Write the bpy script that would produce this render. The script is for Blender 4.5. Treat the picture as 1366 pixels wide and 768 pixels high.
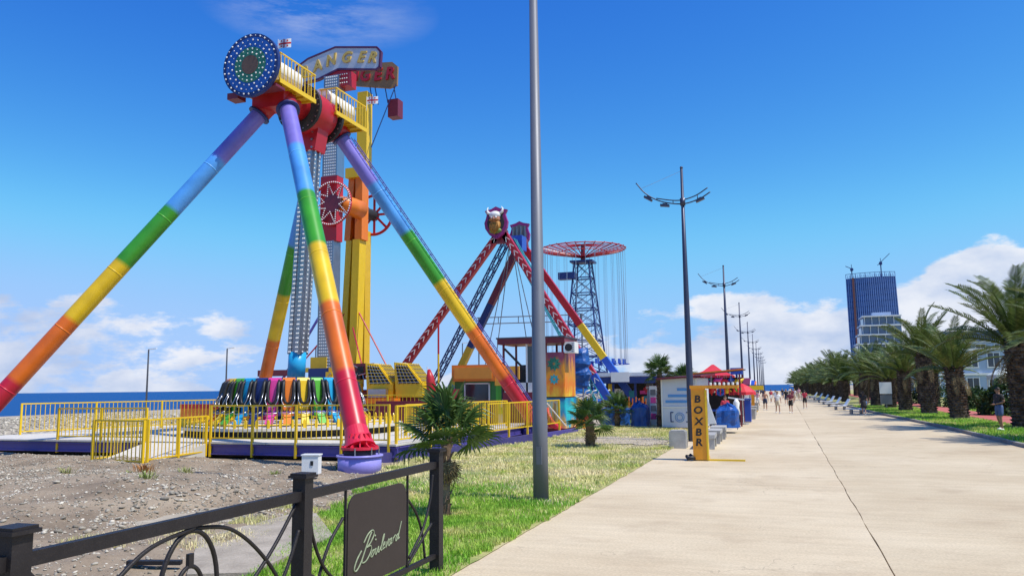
import bpy, bmesh, math, random
import numpy as np
from mathutils import Vector, Matrix, Euler, noise as mnoise

R = math.radians
random.seed(7)
RNG = np.random.default_rng(7)
scene = bpy.context.scene
COL = scene.collection
for o in list(bpy.data.objects):
    bpy.data.objects.remove(o)

# ------------------------------------------------------------------ camera
cam_d = bpy.data.cameras.new('camera')
cam = bpy.data.objects.new('camera', cam_d)
COL.objects.link(cam)
cam_d.sensor_width = 36.0
cam_d.lens = 1050.0 / 1366.0 * 36.0
cam_d.clip_start = 0.1
cam_d.clip_end = 60000
cam.matrix_world = (Matrix.Translation((0, 0, 2.25)) @ Matrix.Rotation(R(18.85), 4, 'Z')
                    @ Matrix.Rotation(R(97.2), 4, 'X') @ Matrix.Rotation(R(-0.65), 4, 'Z'))
scene.camera = cam

# ------------------------------------------------------------------ sky and sun
SUN_EL, SUN_AZ = R(60), math.atan2(0.97, -0.16)      # azimuth measured from +Y towards +X
world = bpy.data.worlds.new('World')
scene.world = world
world.use_nodes = True
wn, wl = world.node_tree.nodes, world.node_tree.links
wn.clear()


def wnode(t, **kw):
    n = wn.new(t)
    for k, v in kw.items():
        setattr(n, k, v)
    return n


def wmath(op, a, b=None, c=None, clamp=False):
    n = wnode('ShaderNodeMath', operation=op, use_clamp=clamp)
    for i, x in enumerate((a, b, c)):
        if x is None:
            continue
        if isinstance(x, (int, float)):
            n.inputs[i].default_value = x
        else:
            wl.new(x, n.inputs[i])
    return n.outputs[0]


sky = wnode('ShaderNodeTexSky', sky_type='NISHITA')
sky.sun_disc = False
sky.sun_elevation = SUN_EL
sky.sun_rotation = SUN_AZ
sky.altitude = 0
sky.air_density = 1.0
sky.dust_density = 0.25
sky.ozone_density = 2.0
# the last degrees above the horizon keep the blue of the air just above them (no yellow rim)
tc0 = wnode('ShaderNodeTexCoord')
sep0 = wnode('ShaderNodeSeparateXYZ')
wl.new(tc0.outputs['Generated'], sep0.inputs[0])
com0 = wnode('ShaderNodeCombineXYZ')
wl.new(sep0.outputs[0], com0.inputs[0])
wl.new(sep0.outputs[1], com0.inputs[1])
wl.new(wmath('SMOOTH_MAX', sep0.outputs[2], 0.13, 0.12), com0.inputs[2])
wl.new(com0.outputs[0], sky.inputs['Vector'])
# the deep polarised blue of the photograph: a contrast curve for each channel of the clear sky
ssep = wnode('ShaderNodeSeparateColor')
wl.new(sky.outputs[0], ssep.inputs[0])
scomb = wnode('ShaderNodeCombineColor')
for i_, (k_, p_, top_) in enumerate(((4.7, 2.36, 4.2), (2.95, 1.70, 5.9), (1.42, 0.67, 9.9))):
    ch = wmath('MULTIPLY', wmath('POWER', wmath('MULTIPLY', ssep.outputs[i_], 0.1), p_), 10 * k_)
    wl.new(wmath('SMOOTH_MIN', ch, top_, 1.6), scomb.inputs[i_])
tc = wnode('ShaderNodeTexCoord')
sep = wnode('ShaderNodeSeparateXYZ')
wl.new(tc.outputs['Generated'], sep.inputs[0])
zc = sep.outputs[2]


def wnoise(scale, vecscale, detail=8, rough=0.58, off=(0, 0, 0)):
    mp = wnode('ShaderNodeMapping')
    mp.inputs['Scale'].default_value = vecscale
    mp.inputs['Location'].default_value = off
    wl.new(tc.outputs['Generated'], mp.inputs[0])
    n = wnode('ShaderNodeTexNoise')
    n.inputs['Scale'].default_value = scale
    n.inputs['Detail'].default_value = detail
    n.inputs['Roughness'].default_value = rough
    wl.new(mp.outputs[0], n.inputs['Vector'])
    return n.outputs[0]


def wbump(d, rx, rz):
    """soft blob round a direction: 1 in its middle, 0 at its rim"""
    dx = wmath('SUBTRACT', sep.outputs[0], d[0])
    dy = wmath('SUBTRACT', sep.outputs[1], d[1])
    dz = wmath('SUBTRACT', zc, d[2])
    h = wmath('DIVIDE', wmath('ADD', wmath('MULTIPLY', dx, dx), wmath('MULTIPLY', dy, dy)), rx * rx)
    v = wmath('DIVIDE', wmath('MULTIPLY', dz, dz), rz * rz)
    return wmath('SUBTRACT', 1.0, wmath('SQRT', wmath('ADD', h, v)), clamp=True)


def ddir(az, el):
    return (math.sin(R(az)) * math.cos(R(el)), math.cos(R(az)) * math.cos(R(el)), math.sin(R(el)))


fb = wnoise(7.0, (1, 1, 2.6), 10, 0.62)
fb2 = wnoise(2.6, (1, 1, 2.2), 3, 0.5, (3.1, 1.7, 0.4))
# cumulus and haze banks: more of them towards the horizon
low = wmath('SUBTRACT', 1.0, wmath('DIVIDE', zc, 0.15), clamp=True)
bank = wmath('ADD', wmath('MULTIPLY', low, 0.20), wmath('MULTIPLY', wmath('SUBTRACT', fb2, 0.5), 0.45))
for d, rx, rz, k in ((ddir(12.5, 4.0), .12, .09, .34), (ddir(11.0, 6.8), .04, .045, .34), (ddir(13.2, 7.6), .035, .035, .26), (ddir(15.2, 6.0), .05, .04, .20),
                     (ddir(1, 2.0), .20, .095, .34), (ddir(20, 2), .30, .15, .25), (ddir(-52, 3.0), .26, .10, .16),
                     (ddir(-47.5, 5.6), .05, .018, .20), (ddir(-53.5, 6.0), .05, .02, .20), (ddir(-39, 4.6), .05, .02, .18), (ddir(-26, 3.5), .24, .14, -.20)):
    bank = wmath('ADD', bank, wmath('MULTIPLY', wbump(d, rx, rz), k))
bank = wmath('SUBTRACT', bank, wmath('MULTIPLY', wmath('SUBTRACT', zc, 0.10, clamp=True), 2.6))
dens = wmath('ADD', wmath('MULTIPLY', wmath('SUBTRACT', fb, 0.5), 1.25), bank)
mr = wnode('ShaderNodeMapRange', interpolation_type='SMOOTHSTEP')
mr.inputs[1].default_value = 0.13
mr.inputs[2].default_value = 0.27
wl.new(dens, mr.inputs[0])
# thin high wisps
wisp = wnoise(4.0, (1.0, 2.2, 7.0), 7, 0.68, (7, 2, 5))
wr_ = wnode('ShaderNodeMapRange')
wr_.inputs[1].default_value = 0.42
wr_.inputs[2].default_value = 0.75
wl.new(wisp, wr_.inputs[0])
wb = wbump(ddir(-33.0, 26.0), .14, .045)
wm = wmath('MULTIPLY', wmath('MULTIPLY', wr_.outputs[0], wb), 0.75, clamp=True)
hazeb = wmath('MULTIPLY', wmath('POWER', low, 2.0), 0.14)
alpha = wmath('MAXIMUM', wmath('MAXIMUM', wmath('MULTIPLY', mr.outputs[0], 0.90), hazeb), wm)
shade = wnoise(9.0, (1, 1, 2.0), 6, 0.55, (0.02, 0.0, -0.05))
crmp = wnode('ShaderNodeValToRGB')
crmp.color_ramp.elements[0].position = 0.34
crmp.color_ramp.elements[0].color = (4.9, 5.9, 8.1, 1)
crmp.color_ramp.elements[1].position = 0.60
crmp.color_ramp.elements[1].color = (9.0, 9.1, 9.6, 1)
wl.new(shade, crmp.inputs[0])
wmix = wnode('ShaderNodeMix', data_type='RGBA')
wl.new(alpha, wmix.inputs[0])
wl.new(scomb.outputs[0], wmix.inputs[6])
wl.new(crmp.outputs[0], wmix.inputs[7])
bg = wnode('ShaderNodeBackground')
bg.inputs['Strength'].default_value = 0.1
wl.new(wmix.outputs[2], bg.inputs['Color'])
wout = wnode('ShaderNodeOutputWorld')
wl.new(bg.outputs[0], wout.inputs[0])

sun_d = bpy.data.lights.new('sun', 'SUN')
sun_d.energy = 5.0
sun_d.angle = R(0.5)
sun_d.color = (1.0, 0.95, 0.87)
sun = bpy.data.objects.new('sun', sun_d)
COL.objects.link(sun)
sun_dir = Vector((math.sin(SUN_AZ) * math.cos(SUN_EL), math.cos(SUN_AZ) * math.cos(SUN_EL), math.sin(SUN_EL)))
sun.rotation_euler = sun_dir.to_track_quat('Z', 'Y').to_euler()
sun.location = (40, -10, 60)

vs = scene.view_settings
vs.view_transform = 'Standard'
vs.look = 'None'
vs.exposure = 0.0
vs.gamma = 1.0
vs.use_curve_mapping = False
scene.cycles.max_bounces = 5
scene.cycles.transparent_max_bounces = 6

# ------------------------------------------------------------------ materials
MATS = {}


def mat(name, col, rough=0.5, metal=0.0, var=0.10, scale=2.5, bump=0.0, bscale=60.0, spec=0.5, dirt=0.0, island=0.0, coat=0.0):
    """procedural paint / stone / cloth: base colour, tonal variation, wear and fine relief"""
    if name in MATS:
        return MATS[name]
    m = bpy.data.materials.new(name)
    MATS[name] = m
    m.use_nodes = True
    nt = m.node_tree
    b = nt.nodes['Principled BSDF']
    N = nt.nodes.new
    geo = N('ShaderNodeNewGeometry')
    nz = N('ShaderNodeTexNoise')
    nz.inputs['Scale'].default_value = scale
    nz.inputs['Detail'].default_value = 6
    nz.inputs['Roughness'].default_value = 0.65
    nt.links.new(geo.outputs['Position'], nz.inputs['Vector'])
    mix = N('ShaderNodeMix')
    mix.data_type = 'RGBA'
    mix.inputs[6].default_value = (*[max(0, c * (1 - var * 1.6)) for c in col], 1)
    mix.inputs[7].default_value = (*[min(1, c * (1 + var * 1.2) + var * .015) for c in col], 1)
    nt.links.new(nz.outputs[0], mix.inputs[0])
    out = mix.outputs[2]
    if dirt:
        n2 = N('ShaderNodeTexNoise')
        n2.inputs['Scale'].default_value = scale * 4.3
        n2.inputs['Detail'].default_value = 8
        n2.inputs['Roughness'].default_value = 0.75
        nt.links.new(geo.outputs['Position'], n2.inputs['Vector'])
        mrg = N('ShaderNodeMapRange')
        mrg.inputs[1].default_value = 0.52
        mrg.inputs[2].default_value = 0.72
        mrg.inputs[4].default_value = dirt
        nt.links.new(n2.outputs[0], mrg.inputs[0])
        m2 = N('ShaderNodeMix')
        m2.data_type = 'RGBA'
        m2.inputs[7].default_value = (0.16, 0.13, 0.10, 1)
        nt.links.new(mrg.outputs[0], m2.inputs[0])
        nt.links.new(out, m2.inputs[6])
        out = m2.outputs[2]
    if island:
        hs = N('ShaderNodeHueSaturation')
        mv = N('ShaderNodeMapRange')
        mv.inputs[3].default_value = 1 - island
        mv.inputs[4].default_value = 1 + island
        nt.links.new(geo.outputs['Random Per Island'], mv.inputs[0])
        nt.links.new(mv.outputs[0], hs.inputs['Value'])
        nt.links.new(out, hs.inputs['Color'])
        out = hs.outputs[0]
    nt.links.new(out, b.inputs['Base Color'])
    rr = N('ShaderNodeMapRange')
    rr.inputs[3].default_value = max(0.03, rough - 0.08)
    rr.inputs[4].default_value = min(1, rough + 0.10)
    nt.links.new(nz.outputs[0], rr.inputs[0])
    nt.links.new(rr.outputs[0], b.inputs['Roughness'])
    b.inputs['Metallic'].default_value = metal
    b.inputs['Specular IOR Level'].default_value = spec
    if coat:
        b.inputs['Coat Weight'].default_value = coat
        b.inputs['Coat Roughness'].default_value = 0.12
    if bump:
        nb = N('ShaderNodeTexNoise')
        nb.inputs['Scale'].default_value = bscale
        nb.inputs['Detail'].default_value = 4
        nt.links.new(geo.outputs['Position'], nb.inputs['Vector'])
        bp = N('ShaderNodeBump')
        bp.inputs['Strength'].default_value = bump
        bp.inputs['Distance'].default_value = 0.02
        nt.links.new(nb.outputs[0], bp.inputs['Height'])
        nt.links.new(bp.outputs[0], b.inputs['Normal'])
    return m


def two_tone(name, c1, c2, c3, scale, lo, hi, rough=0.9, bump=0.3, bscale=30, island=0.0, detail=7, trans=0.0, c4=None):
    """ground-like material: three colours spread by noise"""
    m = bpy.data.materials.new(name)
    MATS[name] = m
    m.use_nodes = True
    nt = m.node_tree
    b = nt.nodes['Principled BSDF']
    N = nt.nodes.new
    geo = N('ShaderNodeNewGeometry')
    nz = N('ShaderNodeTexNoise')
    nz.inputs['Scale'].default_value = scale
    nz.inputs['Detail'].default_value = detail
    nz.inputs['Roughness'].default_value = 0.62
    nt.links.new(geo.outputs['Position'], nz.inputs['Vector'])
    cr = N('ShaderNodeValToRGB')
    cr.color_ramp.elements[0].position = lo
    cr.color_ramp.elements[0].color = (*c1, 1)
    cr.color_ramp.elements[1].position = hi
    cr.color_ramp.elements[1].color = (*c3, 1)
    e = cr.color_ramp.elements.new((lo + hi) / 2)
    e.color = (*c2, 1)
    nt.links.new(nz.outputs[0], cr.inputs[0])
    nf = N('ShaderNodeTexNoise')
    nf.inputs['Scale'].default_value = bscale
    nf.inputs['Detail'].default_value = 6
    nf.inputs['Roughness'].default_value = 0.7
    nt.links.new(geo.outputs['Position'], nf.inputs['Vector'])
    mv = N('ShaderNodeMapRange')
    mv.inputs[1].default_value = 0.25
    mv.inputs[2].default_value = 0.75
    mv.inputs[3].default_value = 0.78
    mv.inputs[4].default_value = 1.2
    nt.links.new(nf.outputs[0], mv.inputs[0])
    hs = N('ShaderNodeHueSaturation')
    nt.links.new(cr.outputs[0], hs.inputs['Color'])
    val = mv.outputs[0]
    if island:
        mi = N('ShaderNodeMapRange')
        mi.inputs[3].default_value = 1 - island
        mi.inputs[4].default_value = 1 + island
        nt.links.new(geo.outputs['Random Per Island'], mi.inputs[0])
        ml = N('ShaderNodeMath')
        ml.operation = 'MULTIPLY'
        nt.links.new(mi.outputs[0], ml.inputs[0])
        nt.links.new(val, ml.inputs[1])
        val = ml.outputs[0]
    nt.links.new(val, hs.inputs['Value'])
    nt.links.new(hs.outputs[0], b.inputs['Base Color'])
    b.inputs['Roughness'].default_value = rough
    b.inputs['Specular IOR Level'].default_value = 0.3
    if trans:
        b.inputs['Subsurface Weight'].default_value = 0
        tr = N('ShaderNodeBsdfTranslucent')
        nt.links.new(hs.outputs[0], tr.inputs[0])
        ms = N('ShaderNodeMixShader')
        ms.inputs[0].default_value = trans
        nt.links.new(b.outputs[0], ms.inputs[1])
        nt.links.new(tr.outputs[0], ms.inputs[2])
        nt.links.new(ms.outputs[0], nt.nodes['Material Output'].inputs['Surface'])
    if bump:
        bp = N('ShaderNodeBump')
        bp.inputs['Strength'].default_value = bump
        bp.inputs['Distance'].default_value = 0.03
        nt.links.new(nf.outputs[0], bp.inputs['Height'])
        nt.links.new(bp.outputs[0], b.inputs['Normal'])
    return m


M_YEL = mat('yellow_paint', (0.72, 0.44, 0.015), 0.42, var=.12, dirt=.18)
M_YEL2 = mat('bright_yellow_paint', (0.80, 0.52, 0.01), 0.40, var=.10, dirt=.12)
M_ORG = mat('orange_paint', (0.80, 0.20, 0.012), 0.38, var=.10, dirt=.08)
M_RED = mat('red_paint', (0.46, 0.012, 0.02), 0.38, var=.12, dirt=.12)
M_CRIM = mat('crimson_paint', (0.66, 0.022, 0.055), 0.36, var=.08)
M_GRN = mat('green_paint', (0.09, 0.42, 0.03), 0.38, var=.10, dirt=.08)
M_LBL = mat('light_blue_paint', (0.13, 0.43, 0.85), 0.36, var=.08, dirt=.05)
M_LAV = mat('lavender_paint', (0.30, 0.27, 0.72), 0.36, var=.08, dirt=.05)
M_PUR = mat('purple_steel_paint', (0.075, 0.06, 0.30), 0.45, var=.15, dirt=.25)
M_BLU = mat('blue_paint', (0.02, 0.08, 0.45), 0.40, var=.12, dirt=.08)
M_DBLU = mat('dark_blue_paint', (0.012, 0.03, 0.15), 0.45, var=.12)
M_MAR = mat('maroon_paint', (0.17, 0.015, 0.03), 0.42, var=.12, dirt=.15)
M_WHT = mat('white_paint', (0.78, 0.78, 0.76), 0.45, var=.05, dirt=.12)
M_OFFW = mat('pale_deck_plate', (0.62, 0.58, 0.50), 0.62, var=.10, scale=1.2, dirt=.30)
M_STEEL = mat('bare_steel', (0.42, 0.43, 0.46), 0.30, metal=.9, var=.12)
M_GALV = mat('galvanised_pole', (0.15, 0.16, 0.19), 0.5, metal=.2, var=.10, scale=1.3, dirt=.12)
M_POLE = mat('dark_blue_lamp_pole', (0.045, 0.055, 0.10), 0.4, metal=.3, var=.1)
M_IRON = mat('brown_wrought_iron', (0.017, 0.014, 0.015), 0.5, var=.3, scale=7, bump=.18, bscale=90, spec=.28, dirt=.10)
M_PANEL = mat('brown_panel', (0.040, 0.030, 0.026), 0.6, var=.15, scale=4, dirt=.06, spec=.25)
M_BLK = mat('black_rubber', (0.012, 0.012, 0.014), 0.5, var=.1)
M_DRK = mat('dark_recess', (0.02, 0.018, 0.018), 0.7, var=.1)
M_GLASS = mat('dark_window_glass', (0.03, 0.04, 0.05), 0.08, var=.05, spec=.8)
M_CONC = two_tone('grey_concrete', (.28, .27, .25), (.38, .37, .345), (.46, .45, .42), 1.6, .35, .68, .85, .25, 40)
M_TEAL = mat('teal_paint', (0.02, 0.26, 0.33), 0.42, var=.2, dirt=.1)
M_PINK = mat('magenta_paint', (0.70, 0.05, 0.30), 0.35, var=.1)
M_CYAN = mat('cyan_paint', (0.02, 0.35, 0.65), 0.35, var=.1)
M_LETTER = mat('letter_gold', (0.62, 0.42, 0.10), 0.4, var=.15)
M_BULB = mat('bulb_glass', (0.86, 0.86, 0.84), 0.15, var=.03, spec=.8)
M_BARK = two_tone('palm_bark', (.06, .038, .025), (.13, .085, .055), (.26, .19, .13), 3.0, .3, .7, .95, .6, 30, island=.35)
M_FROND = two_tone('palm_leaf', (.038, .068, .016), (.085, .13, .03), (.22, .235, .075), .9, .3, .72, .42, 0, 14, island=.28, trans=.22)  # palest tone is raised to paint the pale highlights on the fronds
M_FANLEAF = two_tone('fan_palm_leaf', (.035, .085, .02), (.085, .155, .035), (.19, .24, .07), 2.5, .3, .75, .38, 0, 18, island=.25, trans=.2)
M_DRYLEAF = two_tone('dry_palm_leaf', (.16, .11, .05), (.24, .17, .08), (.32, .25, .13), 2.5, .3, .75, .8, 0, 18, island=.25)
M_BUSH = two_tone('bush_leaf', (.018, .045, .012), (.035, .075, .018), (.07, .11, .03), 1.4, .3, .72, .5, 0, 9, island=.3, trans=.2)
M_GRASS = two_tone('grass_blade', (.20, .43, .035), (.34, .54, .065), (.70, .60, .25), .55, .42, .66, .6, 0, 9, island=.35, trans=.25)
M_GRASSDRY = two_tone('dry_grass_blade', (.28, .44, .05), (.60, .58, .19), (.82, .71, .40), .65, .30, .55, .6, 0, 9, island=.35, trans=.25)
M_LAWN = two_tone('lawn_soil', (.20, .26, .06), (.40, .37, .14), (.56, .47, .27), .55, .38, .66, .95, .5, 22)
M_DIRT = two_tone('stony_dirt', (.165, .125, .085), (.275, .212, .145), (.37, .298, .21), .55, .3, .7, .95, .7, 16)
M_BEACH = two_tone('beach_shingle', (.28, .235, .175), (.38, .325, .24), (.47, .41, .31), .25, .3, .7, .95, .6, 5)
M_PEB = two_tone('pebble_stone', (.22, .19, .15), (.38, .34, .27), (.58, .53, .44), 1.2, .3, .7, .85, .1, 30, island=.5)
M_PROM = two_tone('tan_promenade_concrete', (.50, .39, .245), (.59, .48, .315), (.66, .55, .375), .22, .3, .7, .80, .10, 26)
M_KERB = two_tone('grey_kerb_stone', (.20, .19, .17), (.29, .27, .25), (.36, .34, .31), 1.0, .3, .7, .9, .2, 30)
M_TRACK = two_tone('red_cycle_track', (.40, .10, .085), (.46, .13, .11), (.52, .17, .14), .5, .3, .7, .85, .1, 30)
M_GRAVEL = two_tone('path_gravel', (.33, .27, .19), (.43, .36, .26), (.52, .44, .33), .8, .3, .7, .95, .6, 24)

RAINBOW = [M_LAV, M_LBL, M_GRN, M_YEL2, M_ORG, M_CRIM]
RB = [(.22, .18, .60), (.085, .33, .76), (.045, .31, .018), (.78, .50, .008), (.74, .15, .008), (.56, .014, .035)]
M_RAIN = bpy.data.materials.new('rainbow_leg_paint')
M_RAIN.use_nodes = True
_nt = M_RAIN.node_tree
_at = _nt.nodes.new('ShaderNodeAttribute')
_at.attribute_name = 'band'
_gn = _nt.nodes.new('ShaderNodeNewGeometry')
_nn = _nt.nodes.new('ShaderNodeTexNoise')
_nn.inputs['Scale'].default_value = 1.1
_nn.inputs['Detail'].default_value = 5
_nt.links.new(_gn.outputs['Position'], _nn.inputs['Vector'])
_mm = _nt.nodes.new('ShaderNodeMapRange')
_mm.inputs[1].default_value = .3
_mm.inputs[2].default_value = .7
_mm.inputs[3].default_value = .72
_mm.inputs[4].default_value = 1.06
_nt.links.new(_nn.outputs[0], _mm.inputs[0])
_hh = _nt.nodes.new('ShaderNodeHueSaturation')
_nt.links.new(_at.outputs['Color'], _hh.inputs['Color'])
_nt.links.new(_mm.outputs[0], _hh.inputs['Value'])
_nt.links.new(_hh.outputs[0], _nt.nodes['Principled BSDF'].inputs['Base Color'])
_nt.nodes['Principled BSDF'].inputs['Roughness'].default_value = .36


def streak_promenade():
    """long faint streaks and blotches, fine cracks: the broom finish and wear of the poured slab"""
    nt = M_PROM.node_tree
    b = nt.nodes['Principled BSDF']
    src = b.inputs['Base Color'].links[0].from_socket
    geo = nt.nodes.new('ShaderNodeNewGeometry')
    mp = nt.nodes.new('ShaderNodeMapping')
    mp.inputs['Scale'].default_value = (0.22, 2.6, 1)
    nt.links.new(geo.outputs['Position'], mp.inputs[0])
    n = nt.nodes.new('ShaderNodeTexNoise')
    n.inputs['Scale'].default_value = 1.3
    n.inputs['Detail'].default_value = 8
    n.inputs['Roughness'].default_value = 0.7
    nt.links.new(mp.outputs[0], n.inputs['Vector'])
    r = nt.nodes.new('ShaderNodeMapRange')
    r.inputs[1].default_value = .3
    r.inputs[2].default_value = .72
    r.inputs[3].default_value = .90
    r.inputs[4].default_value = 1.07
    nt.links.new(n.outputs[0], r.inputs[0])
    hs = nt.nodes.new('ShaderNodeHueSaturation')
    nt.links.new(src, hs.inputs['Color'])
    nt.links.new(r.outputs[0], hs.inputs['Value'])
    # fine cracks
    v = nt.nodes.new('ShaderNodeTexVoronoi')
    v.feature = 'DISTANCE_TO_EDGE'
    v.inputs['Scale'].default_value = 0.16
    nd = nt.nodes.new('ShaderNodeTexNoise')
    nd.inputs['Scale'].default_value = 1.6
    nd.inputs['Detail'].default_value = 6
    nt.links.new(geo.outputs['Position'], nd.inputs['Vector'])
    ad = nt.nodes.new('ShaderNodeMix')
    ad.data_type = 'RGBA'
    ad.blend_type = 'LINEAR_LIGHT'
    ad.inputs[0].default_value = 0.9
    nt.links.new(geo.outputs['Position'], ad.inputs[6])
    nt.links.new(nd.outputs[1], ad.inputs[7])
    nt.links.new(ad.outputs[2], v.inputs['Vector'])
    cm = nt.nodes.new('ShaderNodeMapRange')
    cm.inputs[1].default_value = 0.0
    cm.inputs[2].default_value = 0.0028
    cm.inputs[3].default_value = 0.5
    cm.inputs[4].default_value = 0.0
    nt.links.new(v.outputs['Distance'], cm.inputs[0])
    nm = nt.nodes.new('ShaderNodeMapRange')
    nm.inputs[1].default_value = .52
    nm.inputs[2].default_value = .6
    n3 = nt.nodes.new('ShaderNodeTexNoise')
    n3.inputs['Scale'].default_value = .35
    nt.links.new(geo.outputs['Position'], n3.inputs['Vector'])
    nt.links.new(n3.outputs[0], nm.inputs[0])
    mu = nt.nodes.new('ShaderNodeMath')
    mu.operation = 'MULTIPLY'
    nt.links.new(cm.outputs[0], mu.inputs[0])
    nt.links.new(nm.outputs[0], mu.inputs[1])
    mx = nt.nodes.new('ShaderNodeMix')
    mx.data_type = 'RGBA'
    mx.inputs[7].default_value = (.12, .09, .07, 1)
    nt.links.new(mu.outputs[0], mx.inputs[0])
    nt.links.new(hs.outputs[0], mx.inputs[6])
    ns = nt.nodes.new('ShaderNodeTexNoise')
    ns.inputs['Scale'].default_value = .75
    ns.inputs['Detail'].default_value = 7
    ns.inputs['Roughness'].default_value = .68
    nt.links.new(geo.outputs['Position'], ns.inputs['Vector'])
    sr = nt.nodes.new('ShaderNodeMapRange')
    sr.inputs[1].default_value = .54
    sr.inputs[2].default_value = .74
    sr.inputs[4].default_value = .55
    nt.links.new(ns.outputs[0], sr.inputs[0])
    m4 = nt.nodes.new('ShaderNodeMix')
    m4.data_type = 'RGBA'
    m4.inputs[7].default_value = (.36, .27, .17, 1)
    nt.links.new(sr.outputs[0], m4.inputs[0])
    nt.links.new(mx.outputs[2], m4.inputs[6])
    nt.links.new(m4.outputs[2], b.inputs['Base Color'])


streak_promenade()


def ramp_mat(name, stops, vec=(0, 0, 1), scale=.3, warp=.6, nscale=2.2, rough=.45):
    """painted mural: colours run along a direction and are torn by noise into flame shapes"""
    m = bpy.data.materials.new(name)
    m.use_nodes = True
    nt = m.node_tree
    b = nt.nodes['Principled BSDF']
    geo = nt.nodes.new('ShaderNodeNewGeometry')
    dot = nt.nodes.new('ShaderNodeVectorMath')
    dot.operation = 'DOT_PRODUCT'
    dot.inputs[1].default_value = [c * scale for c in vec]
    nt.links.new(geo.outputs['Position'], dot.inputs[0])
    mp = nt.nodes.new('ShaderNodeMapping')
    mp.inputs['Scale'].default_value = (1, 1, .38)
    nt.links.new(geo.outputs['Position'], mp.inputs[0])
    n = nt.nodes.new('ShaderNodeTexNoise')
    n.inputs['Scale'].default_value = nscale
    n.inputs['Detail'].default_value = 5
    nt.links.new(mp.outputs[0], n.inputs['Vector'])
    ma = nt.nodes.new('ShaderNodeMath')
    ma.operation = 'MULTIPLY_ADD'
    ma.inputs[1].default_value = warp
    nt.links.new(n.outputs[0], ma.inputs[0])
    nt.links.new(dot.outputs['Value'], ma.inputs[2])
    cr = nt.nodes.new('ShaderNodeValToRGB')
    els = cr.color_ramp.elements
    for i, (p, c) in enumerate(stops):
        e = els[i] if i < 2 else els.new(p)
        e.position = p
        e.color = (*c, 1)
    nt.links.new(ma.outputs[0], cr.inputs[0])
    nt.links.new(cr.outputs[0], b.inputs['Base Color'])
    b.inputs['Roughness'].default_value = rough
    return m


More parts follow.
